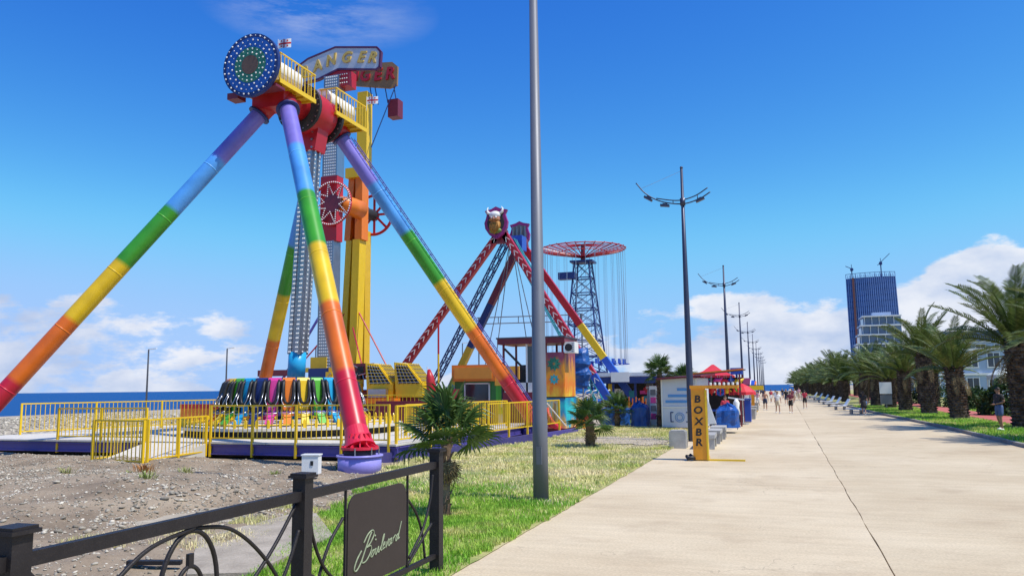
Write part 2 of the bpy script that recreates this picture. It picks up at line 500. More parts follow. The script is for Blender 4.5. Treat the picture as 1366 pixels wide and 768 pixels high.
# ------------------------------------------------------------------ mesh helpers
class MB:
    def __init__(s):
        s.v, s.f, s.m, s.k = [], [], [], 0

    def add(s, vs_, fs):
        o = len(s.v)
        s.v.extend([tuple(p) for p in vs_])
        for f in fs:
            s.f.append(tuple(i + o for i in f))
            s.m.append(s.k)
        return s

    def box(s, c, size, rot=None):
        x, y, z = [a / 2 for a in size]
        P = [Vector(p) for p in ((-x, -y, -z), (x, -y, -z), (x, y, -z), (-x, y, -z), (-x, -y, z), (x, -y, z), (x, y, z), (-x, y, z))]
        if rot is not None:
            Q = rot.to_matrix() if isinstance(rot, Euler) else rot
            P = [Q @ p for p in P]
        c = Vector(c)
        return s.add([p + c for p in P], [(0, 3, 2, 1), (4, 5, 6, 7), (0, 1, 5, 4), (1, 2, 6, 5), (2, 3, 7, 6), (3, 0, 4, 7)])

    def bar(s, a, b, w, h, up=(0, 0, 1)):
        a, b = Vector(a), Vector(b)
        d = b - a
        L = d.length
        d.normalize()
        u = Vector(up)
        sd = d.cross(u)
        if sd.length < 1e-4:
            sd = d.cross(Vector((1, 0, 0)))
        sd.normalize()
        u = sd.cross(d)
        Q = Matrix((sd, d, u)).transposed()
        return s.box((a + b) / 2, (w, L, h), Q)

    def tube(s, a, b, r0, r1=None, n=12, caps=True):
        r1 = r0 if r1 is None else r1
        return s.pipe([a, b], [r0, r1], n, caps)

    def pipe(s, pts, r, n=8, caps=True):
        pts = [Vector(p) for p in pts]
        rs = r if isinstance(r, (list, tuple)) else [r] * len(pts)
        d0 = (pts[1] - pts[0]).normalized()
        ref = Vector((0, 0, 1)) if abs(d0.z) < .9 else Vector((1, 0, 0))
        u = d0.cross(ref).normalized()
        vs_, fs = [], []
        for i, p in enumerate(pts):
            if i == 0:
                d = pts[1] - p
            elif i == len(pts) - 1:
                d = p - pts[i - 1]
            else:
                d = pts[i + 1] - pts[i - 1]
            d.normalize()
            u = (u - d * u.dot(d)).normalized()
            w = d.cross(u)
            for k in range(n):
                a = 2 * math.pi * k / n
                vs_.append(p + (u * math.cos(a) + w * math.sin(a)) * rs[i])
        for i in range(len(pts) - 1):
            for k in range(n):
                k2 = (k + 1) % n
                fs.append((i * n + k, i * n + k2, (i + 1) * n + k2, (i + 1) * n + k))
        if caps:
            fs.append(tuple(range(n - 1, -1, -1)))
            fs.append(tuple((len(pts) - 1) * n + k for k in range(n)))
        return s.add(vs_, fs)

    def prism(s, poly, d0, d1, Q=None, o=(0, 0, 0)):
        """outline in the (x, z) plane pushed along y from d0 to d1"""
        n = len(poly)
        P = [Vector((x, d0, z)) for x, z in poly] + [Vector((x, d1, z)) for x, z in poly]
        if Q is not None:
            P = [Q @ p for p in P]
        o = Vector(o)
        fs = [tuple(range(n)), tuple(range(2 * n - 1, n - 1, -1))]
        for i in range(n):
            j = (i + 1) % n
            fs.append((j, i, n + i, n + j))
        return s.add([p + o for p in P], fs)

    def ball(s, c, r, n=10, m=6, sq=(1, 1, 1)):
        c = Vector(c)
        vs_ = [c + Vector((0, 0, r * sq[2]))]
        for i in range(1, m):
            t = math.pi * i / m
            for k in range(n):
                a = 2 * math.pi * k / n
                vs_.append(c + Vector((r * sq[0] * math.sin(t) * math.cos(a), r * sq[1] * math.sin(t) * math.sin(a), r * sq[2] * math.cos(t))))
        vs_.append(c - Vector((0, 0, r * sq[2])))
        fs = [(0, 1 + k, 1 + (k + 1) % n) for k in range(n)]
        for i in range(m - 2):
            for k in range(n):
                k2 = (k + 1) % n
                fs.append((1 + i * n + k, 1 + (i + 1) * n + k, 1 + (i + 1) * n + k2, 1 + i * n + k2))
        L = len(vs_) - 1
        fs += [(L, 1 + (m - 2) * n + (k + 1) % n, 1 + (m - 2) * n + k) for k in range(n)]
        return s.add(vs_, fs)

    def mesh(s, name, mats, smooth=False):
        me = bpy.data.meshes.new(name)
        me.from_pydata(s.v, [], s.f)
        for m in (mats if isinstance(mats, (list, tuple)) else [mats]):
            me.materials.append(m)
        me.polygons.foreach_set('material_index', s.m)
        if smooth:
            me.polygons.foreach_set('use_smooth', [len(p.vertices) <= 4 for p in me.polygons])
        me.update()
        return me

    def build(s, name, mats, parent=None, smooth=False):
        return link(name, s.mesh(name, mats, smooth), parent)


def link(name, me, parent=None, mw=None):
    """mesh coordinates are in world space unless mw (local to the parent) is given"""
    o = bpy.data.objects.new(name, me)
    COL.objects.link(o)
    if parent is not None:
        o.parent = parent
        if mw is None:
            if parent.type == 'EMPTY' and not parent.get('_local'):
                o.matrix_parent_inverse = parent.matrix_basis.inverted()
        else:
            o.matrix_basis = mw
    elif mw is not None:
        o.matrix_basis = mw
    return o


def tag(o, label=None, cat=None, group=None, kind=None):
    if label:
        o['label'] = label
    if cat:
        o['category'] = cat
    if group:
        o['group'] = group
    if kind:
        o['kind'] = kind
    return o


def thing(name, label, cat, loc=(0, 0, 0), rz=0.0, group=None, scale=1.0):
    o = bpy.data.objects.new(name, None)
    o.empty_display_size = .3
    COL.objects.link(o)
    o.matrix_basis = Matrix.Translation(loc) @ Matrix.Rotation(rz, 4, 'Z') @ Matrix.Scale(scale, 4)
    return tag(o, label, cat, group)


LOCAL = Matrix.Identity(4)


def part(mb, name, mats, parent, smooth=False):
    """part given in the coordinates of its parent"""
    return link(name, mb.mesh(name, mats, smooth), parent, LOCAL)


def copy_tree(o, parent=None):
    c = o.copy()
    COL.objects.link(c)
    c.parent = parent
    for ch in o.children:
        copy_tree(ch, c)
    return c


def np_mesh(name, V, F, mats, smooth=False):
    me = bpy.data.meshes.new(name)
    n = F.shape[1]
    me.vertices.add(len(V))
    me.vertices.foreach_set('co', np.ascontiguousarray(V, dtype=np.float32).ravel())
    me.loops.add(F.size)
    me.loops.foreach_set('vertex_index', np.ascontiguousarray(F, dtype=np.int32).ravel())
    me.polygons.add(len(F))
    me.polygons.foreach_set('loop_start', np.arange(0, F.size, n, dtype=np.int32))
    me.polygons.foreach_set('loop_total', np.full(len(F), n, dtype=np.int32))
    for m in (mats if isinstance(mats, (list, tuple)) else [mats]):
        me.materials.append(m)
    me.update(calc_edges=True)
    if smooth:
        me.polygons.foreach_set('use_smooth', np.ones(len(F), dtype=bool))
    return me


def lerp(a, b, t):
    return Vector(a) * (1 - t) + Vector(b) * t


def text_mesh(txt, size, depth, Q, o, shear=0.0, squeeze=1.0):
    c = bpy.data.curves.new('t', 'FONT')
    c.body = txt
    c.size = size
    c.extrude = depth
    c.offset = size * .03
    c.shear = shear
    c.align_x = 'CENTER'
    c.align_y = 'CENTER'
    c.resolution_u = 3
    ob = bpy.data.objects.new('t', c)
    COL.objects.link(ob)
    bpy.context.view_layer.update()
    me = bpy.data.meshes.new_from_object(ob.evaluated_get(bpy.context.evaluated_depsgraph_get()))
    bpy.data.objects.remove(ob)
    bpy.data.curves.remove(c)
    me.transform(Matrix.Translation(o) @ Q.to_4x4() @ Matrix.Diagonal((squeeze, 1, 1, 1)))
    return me


# text stands up in the x-z plane and reads from -y
STAND = Matrix(((1, 0, 0), (0, 0, -1), (0, 1, 0)))

# ================================================================== THE SETTING
def sheet(name, rows, m, kind='structure'):
    """rows of (x, y, z) points, all of one length"""
    mb = MB()
    n = len(rows[0])
    fs = []
    for i in range(len(rows) - 1):
        for k in range(n - 1):
            fs.append((i * n + k, i * n + k + 1, (i + 1) * n + k + 1, (i + 1) * n + k))
    mb.add([p for r in rows for p in r], fs)
    o = mb.build(name, m)
    return tag(o, kind=kind)


def slope(x):
    return -0.06 - max(0, (-48 - x)) * 0.0125


ground_mb = MB()
XS = [-110, -95, -80, -65, -48, -36, -12, 8.5]
YS = [-60, -10, 20, 40, 80, 130, 200, 300]
vv = [(x, y, slope(x)) for y in YS for x in XS]
nX = len(XS)
ff = [(j * nX + i, j * nX + i + 1, (j + 1) * nX + i + 1, (j + 1) * nX + i) for j in range(len(YS) - 1) for i in range(nX - 1)]
ground_mb.add(vv, ff)
ground_mb.add([(8.5, -60, -.06), (900, -60, -.06), (900, 1500, -.06), (8.5, 1500, -.06)], [(0, 1, 2, 3)])
tag(ground_mb.build('ground', M_BEACH), kind='structure')

sea_m = bpy.data.materials.new('sea_water')
sea_m.use_nodes = True
_nt = sea_m.node_tree
_b = _nt.nodes['Principled BSDF']
_b.inputs['Base Color'].default_value = (0.003, 0.062, 0.22, 1)
_b.inputs['Roughness'].default_value = 0.45
_b.inputs['Specular IOR Level'].default_value = 0.04
_g = _nt.nodes.new('ShaderNodeNewGeometry')
_mp = _nt.nodes.new('ShaderNodeMapping')
_mp.inputs['Scale'].default_value = (.35, .12, 1)
_nt.links.new(_g.outputs['Position'], _mp.inputs[0])
_n = _nt.nodes.new('ShaderNodeTexNoise')
_n.inputs['Scale'].default_value = 1.0
_n.inputs['Detail'].default_value = 6
_nt.links.new(_mp.outputs[0], _n.inputs['Vector'])
_bp = _nt.nodes.new('ShaderNodeBump')
_bp.inputs['Strength'].default_value = .5
_bp.inputs['Distance'].default_value = .4
_nt.links.new(_n.outputs[0], _bp.inputs['Height'])
_nt.links.new(_bp.outputs[0], _b.inputs['Normal'])
S_ = 30000
tag(sheet('sea', [[(-S_, -S_, -.62), (S_, -S_, -.62)], [(-S_, S_, -.62), (S_, S_, -.62)]], sea_m), kind='structure')


# ---- stony dirt between the railing and the rides
def fbm(x, y, s, o=4):
    return mnoise.fractal(Vector((x * s, y * s, 3.3)), 1.0, 2.0, o)


LAWN_L = [(-5.4, 2), (-5.7, 6.5), (-6.2, 8.6), (-6.9, 10.3), (-7.7, 12), (-8.3, 14), (-9.6, 17.5), (-11.0, 21), (-11.6, 24), (-10.9, 28), (-10.0, 32), (-9.9, 38), (-10, 47)]


def lawn_left(y):
    for (x0, y0), (x1, y1) in zip(LAWN_L, LAWN_L[1:]):
        if y <= y1:
            t = (y - y0) / (y1 - y0)
            return x0 + (x1 - x0) * t
    return LAWN_L[-1][0]


def sm(a, b, x):
    t = min(1, max(0, (x - a) / (b - a)))
    return t * t * (3 - 2 * t)


def dirt_z(x, y):
    d = lawn_left(y) - x                       # > 0 in the dirt
    w = sm(-.5, 1.4, d)
    h = .05 + .15 * fbm(x, y, .22, 3) + .09 * fbm(x, y, .8, 4) + .035 * fbm(x, y, 2.6, 3)
    h += .30 * math.exp(-(((x + 14.0) / 3.2) ** 2 + ((y - 14.2) / 2.2) ** 2)) - .20 * math.exp(-(((x + 10.6) / 1.6) ** 2 + ((y - 12.8) / 2.4) ** 2))
    e = sm(0, 2.0, y + 1) * (1 - sm(21.6, 22.8, y)) * sm(-36, -33, x)
    return -.055 + w * e * (h + .03)


gx = np.arange(-36, -4.9, .17)
gy = np.arange(-1, 23.2, .17)
tag(sheet('dirt_ground', [[(x, y, dirt_z(x, y)) for x in gx] for y in gy], M_DIRT), kind='structure')
for p in bpy.data.objects['dirt_ground'].data.polygons:
    p.use_smooth = True


def rocks(name, pts, mm, parent=None):
    """pts: rows of x, y, z, radius. irregular flattened stones"""
    base = []
    t = (1 + 5 ** .5) / 2
    for a, b_ in ((-1, t), (1, t), (-1, -t), (1, -t)):
        base += [(a, b_, 0), (0, a, b_), (b_, 0, a)]
    bm = bmesh.new()
    bmesh.ops.create_icosphere(bm, subdivisions=1, radius=1)
    B = np.array([v.co[:] for v in bm.verts])
    bm.faces.ensure_lookup_table()
    F = np.array([[v.index for v in f.verts] for f in bm.faces])
    bm.free()
    n = len(pts)
    nv = len(B)
    V = np.repeat(B[None], n, 0) * (1 + RNG.uniform(-.28, .28, (n, nv, 1)))
    V *= np.stack([RNG.uniform(.8, 1.5, n), RNG.uniform(.7, 1.1, n), RNG.uniform(.35, .75, n)], 1)[:, None]
    a = RNG.uniform(0, 6.28, n)
    tl = RNG.uniform(-.5, .5, n)
    x, y, z = V[..., 0].copy(), V[..., 1].copy(), V[..., 2].copy()
    x, z = x * np.cos(tl)[:, None] - z * np.sin(tl)[:, None], x * np.sin(tl)[:, None] + z * np.cos(tl)[:, None]
    X = x * np.cos(a)[:, None] - y * np.sin(a)[:, None]
    Y = x * np.sin(a)[:, None] + y * np.cos(a)[:, None]
    V = np.stack([X, Y, z], -1) * pts[:, None, 3:4] + pts[:, None, :3]
    FF = F[None] + (np.arange(n) * nv)[:, None, None]
    return link(name, np_mesh(name, V.reshape(-1, 3), FF.reshape(-1, 3), mm), parent)


def dirt_pts(n):
    out = []
    while len(out) < n:
        y = random.uniform(4.5, 22.5)
        x = random.uniform(-34, -5.2)
        # only what lies within the view matters
        if x < -1.25 * y - 3.5 or x > lawn_left(y) + .15:
            continue
        c = fbm(x, y, .55, 3)
        near = math.exp(-(((x + 10.8) / 1.9) ** 2 + ((y - 13) / 3) ** 2))
        far = math.exp(-(((x + 21) / 4.0) ** 2 + ((y - 16) / 3.5) ** 2))
        if random.random() > .18 + max(0, c) * .8 + near * .7 + far * .45:
            continue
        u = random.random()
        r = .009 + .024 * u ** 3 + (.045 * random.random() if random.random() < .02 + near * .10 else 0)
        out.append((x, y, dirt_z(x, y) + r * .25, r))
    return np.array(out)


tag(rocks('pebbles', dirt_pts(24000), M_PEB), 'grey and buff pebbles strewn over the dirt behind the railing', 'pebbles', kind='stuff')


def beach_pts(n):
    out = []
    while len(out) < n:
        y = random.uniform(18, 75)
        x = random.uniform(-80, -33)
        if x < -1.25 * y - 3:
            continue
        r = random.uniform(.05, .14)
        out.append((x, y, slope(x) + r * .2, r))
    return np.array(out)


tag(rocks('beach_stones', beach_pts(5000), M_PEB), 'grey shingle stones of the beach beyond the yellow fence', 'stones', kind='stuff')

# ---- lawn strip
rows = []
ys = np.arange(2, 47.01, .25)
for y in ys:
    xl = lawn_left(y) + .18 * fbm(3, y, .8)
    xr = -3.93 + (.03 * fbm(9, y, 1.3) + .02 * fbm(4, y, 3.1)) - sm(38, 44, y) * 2.2
    rows.append([(xl + (xr - xl) * t, y, .012 + .02 * fbm(xl + (xr - xl) * t, y, .7) * (1 if 0 < t < 1 else 0)) for t in np.linspace(0, 1, 25)])
tag(sheet('lawn', rows, M_LAWN), kind='structure')


def gravel_mask(x, y):
    c = 32.6 + (x + 6) * -.35 + .7 * fbm(x, y, .5)
    return abs(y - c) < 2.3 + 1.2 * fbm(x + 9, y, .45) and x > -9.0


gpt = []
mb = MB()
outl = []
for k in range(60):
    a = 2 * math.pi * k / 60
    rx, ry = 2.3, 2.3
    outl.append((-6.6 + rx * math.cos(a) * (1 + .22 * fbm(math.cos(a), math.sin(a), 2.5)), 32.6 + ry * math.sin(a) * (1 + .40 * fbm(math.sin(a), math.cos(a), 2.5)) - .3 * math.cos(a) * rx, .038))
mb.add(outl + [(-6.6, 32.6, .045)], [(k, (k + 1) % 60, 60) for k in range(60)])
tag(mb.build('gravel_patch', M_GRAVEL), kind='structure')
gp = []
for _ in range(1300):
    a, rr_ = random.uniform(0, 6.28), math.sqrt(random.random())
    x, y = -6.6 + 2.8 * rr_ * math.cos(a), 32.6 + 3.2 * rr_ * math.sin(a) - .8 * rr_ * math.cos(a)
    gp.append((x, y, .042, random.uniform(.012, .03)))
tag(rocks('gravel', np.array(gp), M_PEB), 'loose grey gravel on the bare patch in the lawn', 'gravel', kind='stuff')


def grass(name, n, region, zf, hmin, hmax, w, label, m=M_GRASS, parent=None):
    P = []
    x0, x1, y0, y1, inside = region
    tries = 0
    while len(P) < n and tries < n * 12:
        k = 4000
        X = RNG.uniform(x0, x1, k)
        Y = RNG.uniform(y0, y1, k)
        for x, y in zip(X, Y):
            tries += 1
            if inside(x, y):
                P.append((x, y, zf(x, y)))
                if len(P) >= n:
                    break
    P = np.array(P)
    n = len(P)
    h = RNG.uniform(hmin, hmax, n)
    a = RNG.uniform(0, 6.283, n)
    lean = RNG.uniform(.1, .75, n) * h
    b = a + RNG.uniform(-.9, .9, n) + 1.57
    ww = w * RNG.uniform(.6, 1.3, n) / 2
    d = np.stack([np.cos(a), np.sin(a), np.zeros(n)], 1)
    l = np.stack([np.cos(b), np.sin(b), np.zeros(n)], 1)
    up = np.array([0, 0, 1.0])
    v0 = P - d * ww[:, None]
    v1 = P + d * ww[:, None]
    mid = P + l * (lean * .35)[:, None] + up * (h * .6)[:, None]
    v2 = mid + d * (ww * .7)[:, None]
    v3 = mid - d * (ww * .7)[:, None]
    v4 = P + l * lean[:, None] + up * h[:, None]
    V = np.stack([v0, v1, v2, v3, v4], 1).reshape(-1, 3)
    i = np.arange(n)[:, None] * 5
    F = np.concatenate([i + [0, 1, 2], i + [0, 2, 3], i + [3, 2, 4]], 1).reshape(-1, 3)
    o = link(name, np_mesh(name, V, F, m), parent)
    if parent is None:
        tag(o, label, 'grass', kind='stuff')
    return o


def in_lawn(x, y):
    if x < lawn_left(y) - .1 + .25 * fbm(x, y, 1.4) or x > -3.97 + .10 * fbm(4, y, 2.1) + .05 * fbm(x, y, 9):
        return False
    if -8.4 < x < -6.3 and 8.5 < y < 12.4 and (x + 8.36) < 2.0 * (12.4 - y) / 3.9 and random.random() < .93:
        return False
    if y > 28 and gravel_mask(x, y) and random.random() < .94:
        return False
    bare = fbm(x + 20, y, .38, 3)
    return random.random() < (.92 if bare < .12 else .45)


def lawn_near(x, y):
    return in_lawn(x, y) and random.random() < 1 - sm(11.5, 19, y + 1.6 * fbm(x, y, .6))


def lawn_far(x, y):
    return in_lawn(x, y) and random.random() < sm(11.5, 19, y + 1.6 * fbm(x, y, .6))


grass('weeds', 5200, (-10.5, -6.4, 9.3, 14.5, lambda x, y: x < lawn_left(y) + .1 and fbm(x, y, .9) > .02), lambda x, y: dirt_z(x, y), .03, .11, .014, 'sparse dry weeds among the stones beside the concrete slab', M_GRASSDRY)
grass('grass', 62000, (-11.8, -3.8, 5.5, 20, lawn_near), lambda x, y: .01, .035, .105, .013, 'short green lawn grass between railing and promenade')
grass('grass', 42000, (-11.8, -3.8, 11, 45, lawn_far), lambda x, y: .01, .03, .10, .026, 'dry yellowish lawn grass around the small palm beyond the lamp pole', M_GRASSDRY)

# ---- promenade: two poured strips with a joint between them
prom = thing('promenade', None, None)
prom['kind'] = 'structure'


def kerb_x(y):
    pts = [(-60, 9.4), (15, 8.3), (31.7, 7.69), (46.7, 7.3), (67.9, 6.25), (110, 5.2), (200, 3.3), (300, 1.5)]
    for (y0, x0), (y1, x1) in zip(pts, pts[1:]):
        if y <= y1:
            t = (y - y0) / (y1 - y0)
            return x0 + (x1 - x0) * t
    return pts[-1][1]


M_PROM2 = M_PROM.copy()
M_PROM2.name = 'darker_promenade_concrete'
for _n in M_PROM2.node_tree.nodes:
    if _n.type == 'VALTORGB':
        for _e, _c in zip(_n.color_ramp.elements, ((.475, .37, .23), (.56, .455, .295), (.63, .522, .352))):
            _e.color = (*_c, 1)


def slab(outline, m=M_PROM):
    mb = MB()
    n = len(outline)
    mb.add([(x, y, 0) for x, y in outline] + [(x, y, -.2) for x, y in outline],
           [tuple(range(n))] + [((i + 1) % n, i, n + i, n + (i + 1) % n) for i in range(n)])
    return mb.build('slab', m, prom)


def seam_x(y):
    return 1.125 + .010 * math.sin(y * 1.7) + .006 * math.sin(y * 5.1)


def left_x(y):
    return -3.96 - sm(37, 45, y) * 4.2 - sm(60, 300, y) * 3


for y0, y1 in ((-20, 19.0), (19.008, 44), (44.01, 300)):
    yy = np.linspace(y0, y1, 40)
    slab([(seam_x(y) - .008, y) for y in yy] + [(left_x(y), y) for y in yy[::-1]])
for y0, y1 in ((-20, 13.6), (13.606, 30), (30.008, 300)):
    yy = np.linspace(y0, y1, 40)
    slab([(kerb_x(y), y) for y in yy] + [(seam_x(y) + .008, y) for y in yy[::-1]], M_PROM2)
mb = MB()
mb.add([(-30, -20, -.035), (12, -20, -.035), (12, 1, -.035), (-30, 1, -.035)], [])
mb.add([(-3.8, -20, -.03), (8, -20, -.03), (8, 60, -.03), (-3.8, 60, -.03)], [(0, 1, 2, 3)])
mb.build('joint_bed', M_DRK, prom)

# ---- right verge: kerb stones, grass, red cycle track, grass
kerb = thing('kerb', None, None)
kerb['kind'] = 'structure'
kb = MB().box((0, 0, .02), (.16, .985, .22)).mesh('kerb_stone', M_KERB)
y = 20.0
while y < 84:
    a, b_ = Vector((kerb_x(y) + .09, y, 0)), Vector((kerb_x(y + 1) + .09, y + 1, 0))
    link('kerb_stone', kb, kerb, Matrix.Translation((a + b_) / 2 + Vector((0, 0, random.uniform(-.006, .006)))) @ Matrix.Rotation(-math.atan2(b_.x - a.x, 1) + random.uniform(-.006, .006), 4, 'Z'))
    y += 1
mb = MB()
yy = [84, 95, 110, 200, 300]
for a, b_ in zip(yy, yy[1:]):
    mb.bar((kerb_x(a) + .09, a, .02), (kerb_x(b_) + .09, b_, .02), .16, .22)
tag(mb.build('kerb_run', M_KERB, kerb), kind='stuff')
yy = [-20, 20, 31.7, 40, 46.7, 55, 67.9, 85, 110, 200, 300]
tag(sheet('verge', [[(kerb_x(a) + .16, a, .07), (11.0, a, .09)] for a in yy], M_LAWN), kind='structure')
tag(sheet('cycle_track', [[(11.0, -20, .094), (13.4, -20, .094)], [(11.0, 300, .094), (13.4, 300, .094)]], M_TRACK), kind='structure')
tag(sheet('park_lawn', [[(13.4, -20, .09), (60, -20, .09)], [(13.4, 300, .09), (60, 300, .09)]], M_LAWN), kind='structure')


def in_verge(x, y):
    return kerb_x(y) + .2 < x < 10.95


grass('grass', 26000, (6.3, 11, 30, 85, in_verge), lambda x, y: .08, .05, .13, .035, 'green verge grass under the row of date palms')
grass('grass', 9000, (13.5, 17, 35, 75, lambda x, y: True), lambda x, y: .09, .06, .15, .05, 'green park grass behind the red cycle track')

# ================================================================== FOREGROUND
# ---- wrought iron railing along the promenade edge
RX = -4.15
rail = thing('wrought_iron_railing', 'dark brown wrought iron railing with scrollwork and script name panel in the foreground', 'railing', (RX, 6.26, 0))
PY = [3.42, 6.26, 9.16]
post_mb = MB().box((0, 0, .72), (.13, .13, 1.5)).box((0, 0, 1.478), (.19, .19, .022)).box((0, 0, 1.498), (.165, .165, .02))
post_me = post_mb.mesh('post', M_IRON)
rail['_local'] = 1
for y in PY:
    link('post', post_me, rail, Matrix.Translation((0, y - 6.26, 0)))
del rail['_local']


def yz(pts):
    return [(RX, y, z) for y, z in pts]


def curve(p, n=18):
    """smooth curve through a few (y, z) points"""
    P = [Vector(q) for q in p]
    P = [P[0] * 2 - P[1]] + P + [P[-1] * 2 - P[-2]]
    out = []
    for i in range(1, len(P) - 2):
        for k in range(n):
            t = k / n
            a, b, c, d = P[i - 1:i + 3]
            out.append(.5 * ((2 * b) + (c - a) * t + (2 * a - 5 * b + 4 * c - d) * t * t + (3 * b - a - 3 * c + d) * t ** 3))
    out.append(P[-2])
    return [(q[0], q[1]) for q in out]


for y0, y1 in ((-1.0, 3.355), (3.485, 6.195), (6.325, 9.095)):
    MB().box((RX, (y0 + y1) / 2, 1.31), (.06, y1 - y0, .085)).build('top_rail', M_IRON, rail)
    MB().box((RX, (y0 + y1) / 2, .22), (.05, y1 - y0, .05)).build('bottom_rail', M_IRON, rail)


def scroll(pts, dx=0.0, r=.016, closed=False):
    P = [(RX + dx, y, z) for y, z in pts]
    MB().pipe(P, r, 8).build('scroll_bar', M_IRON, rail, True)


def mir(pts, c):
    return [(2 * c - y, z) for y, z in pts]


# first bay: crossing arcs and ring scrolls
c = 4.84
for k in (1, -1):
    f_ = (lambda p: p) if k == 1 else (lambda p: mir(p, c))
    scroll(curve(f_([(3.49, .27), (3.85, .78), (4.35, 1.16), (4.86, 1.262)])), .012 * k)
    scroll(curve(f_([(6.18, 1.24), (5.85, .92), (5.45, .62), (5.0, .30)])), -.014 * k)
    scroll(curve(f_([(6.18, 1.02), (6.02, .74), (5.80, .48), (5.55, .26)])), .02 * k)
for ry, rz, zc_, r in ((.30, .44, .80, .018), (.155, .25, .74, .016)):
    scroll([(c + ry * math.cos(a), zc_ + rz * math.sin(a)) for a in np.linspace(0, 2 * math.pi, 41)], 0, r)
MB().box((RX, c, 1.03), (.03, .05, .10)).build('collar', M_IRON, rail)
# second bay: two uprights, crossing arcs each side and the name panel
for y in (7.00, 8.36):
    MB().box((RX, y, .76), (.022, .022, 1.05)).build('baluster', M_IRON, rail)
for k in (1, -1):
    f_ = (lambda p: p) if k == 1 else (lambda p: mir(p, 7.71 - .03))
    scroll(curve(f_([(6.34, 1.20), (6.42, .90), (6.62, .60), (6.98, .34)])), .014)
    scroll(curve(f_([(6.50, .25), (6.58, .55), (6.74, .80), (6.98, 1.0)])), -.014)
    scroll(curve(f_([(6.34, .62), (6.60, .48), (6.98, .27)])), .0)
pn = [(7.04, .28), (8.32, .28)]
for a in np.linspace(0, math.pi / 2, 7):
    pn.append((8.32 - .17 + .17 * math.cos(a), 1.03 + .17 * math.sin(a)))
for a in np.linspace(math.pi / 2, math.pi, 7):
    pn.append((7.04 + .17 + .17 * math.cos(a), 1.03 + .17 * math.sin(a)))
Q = Matrix(((0, -1, 0), (1, 0, 0), (0, 0, 1)))          # outline (y, z), thickness along x
panel = MB().prism(pn, -.009, .009, Q, (RX, 0, 0)).build('name_panel', M_PANEL, rail)
M_INK = mat('pale_green_lettering', (.26, .31, .19), .7, var=.4, scale=14)


def stroke(pts, r=.0085, o=(7.20, .46)):
    """one pen stroke of the script name; u along the panel, v up"""
    P = [(RX + .014, o[0] + .02 + u * .92, o[1] + .02 + v * .66) for u, v in curve(pts, 8)]
    return MB().pipe(P, r * .72, 6).build('letter_stroke', M_INK, panel, True)


# "Boulevard" in flowing script, climbing a little
SL = .16
def st(pts, r=.0085):
    stroke([(u + .28 * v, v + SL * u + .02) for u, v in pts], r)


st([(.03, .20), (-.04, .10), (-.06, -.02), (.0, -.06), (.07, .02), (.12, .18), (.17, .34), (.20, .40)], .011)
st([(.05, .30), (.12, .40), (.22, .42), (.27, .34), (.22, .24), (.14, .20)], .010)
st([(.14, .20), (.24, .19), (.27, .10), (.20, .0), (.11, .0), (.09, .05)], .010)
st([(.31, .08), (.29, .02), (.33, 0), (.36, .06), (.33, .10), (.31, .08), (.38, .09)])
st([(.39, .10), (.39, .02), (.42, 0), (.45, .10), (.46, .01), (.49, .01)])
st([(.49, .01), (.54, .14), (.55, .24), (.525, .20), (.525, .02), (.56, .01)])
st([(.56, .05), (.60, .08), (.59, .11), (.565, .07), (.575, .01), (.62, .02)])
st([(.63, .10), (.65, .0), (.69, .11), (.71, .09)])
st([(.76, .10), (.72, .08), (.71, .01), (.75, .01), (.77, .10), (.77, .01), (.80, .02)])
st([(.81, .10), (.82, .02), (.82, .07), (.86, .11), (.88, .09)])
st([(.94, .10), (.90, .08), (.89, .01), (.93, .02), (.96, .16), (.97, .28), (.955, .10), (.96, .01), (.99, .03)])
for u, v in ((.30, .30), (.335, .23)):
    st([(u, v), (u + .012, v + .014)], .012)

# ---- concrete slab and iron bar lying behind the railing
sl = thing('concrete_slab', 'worn pale concrete slab lying in the dirt behind the railing', 'slab', (-7.3, 10.2, 0))
poly = [(-8.42, 10.0), (-8.40, 12.35), (-8.0, 12.5), (-6.55, 10.7), (-6.2, 8.3), (-6.9, 8.0)]
mb = MB()
n = len(poly)
mb.add([(x, y, .075) for x, y in poly] + [(x, y, -.1) for x, y in poly], [tuple(range(n - 1, -1, -1))] + [(i, (i + 1) % n, n + (i + 1) % n, n + i) for i in range(n)])
part_ = mb.build('slab_block', two_tone('tan_slab', (.26, .22, .17), (.36, .31, .24), (.45, .39, .31), 1.6, .3, .7, .9, .4, 30), sl)
bar_ = MB().bar((-7.95, 8.15, .12), (-7.35, 8.42, .10), .10, .05).build('iron_bar', M_IRON)
tag(bar_, 'short dark iron bar lying beside the concrete slab', 'bar')

# ---- small white electric box
eb = thing('electric_box', 'small white electric box with a socket on a short post in the dirt', 'electric box', (-11.3, 17.4, 0), R(14))
eb['_local'] = 1
part(MB().box((0, 0, .40), (.42, .26, .46)).box((0, 0, .64), (.46, .30, .03)), 'casing', M_WHT, eb)
part(MB().box((.05, -.135, .44), (.07, .02, .11)), 'socket', M_BLK, eb)
part(MB().box((-.215, -.03, .38), (.01, .05, .06)), 'socket', M_BLK, eb)
part(MB().tube((0, 0, -.05), (0, 0, .18), .05), 'stand', M_GALV, eb)
vb = thing('valve_box', 'tiny white valve box beside the pendulum ride foot', 'box', (-12.3, 20.9, 0))
MB().box((-12.3, 20.9, .13), (.22, .16, .28)).box((-12.3, 20.9, .28), (.25, .19, .03)).build('casing', M_WHT, vb)


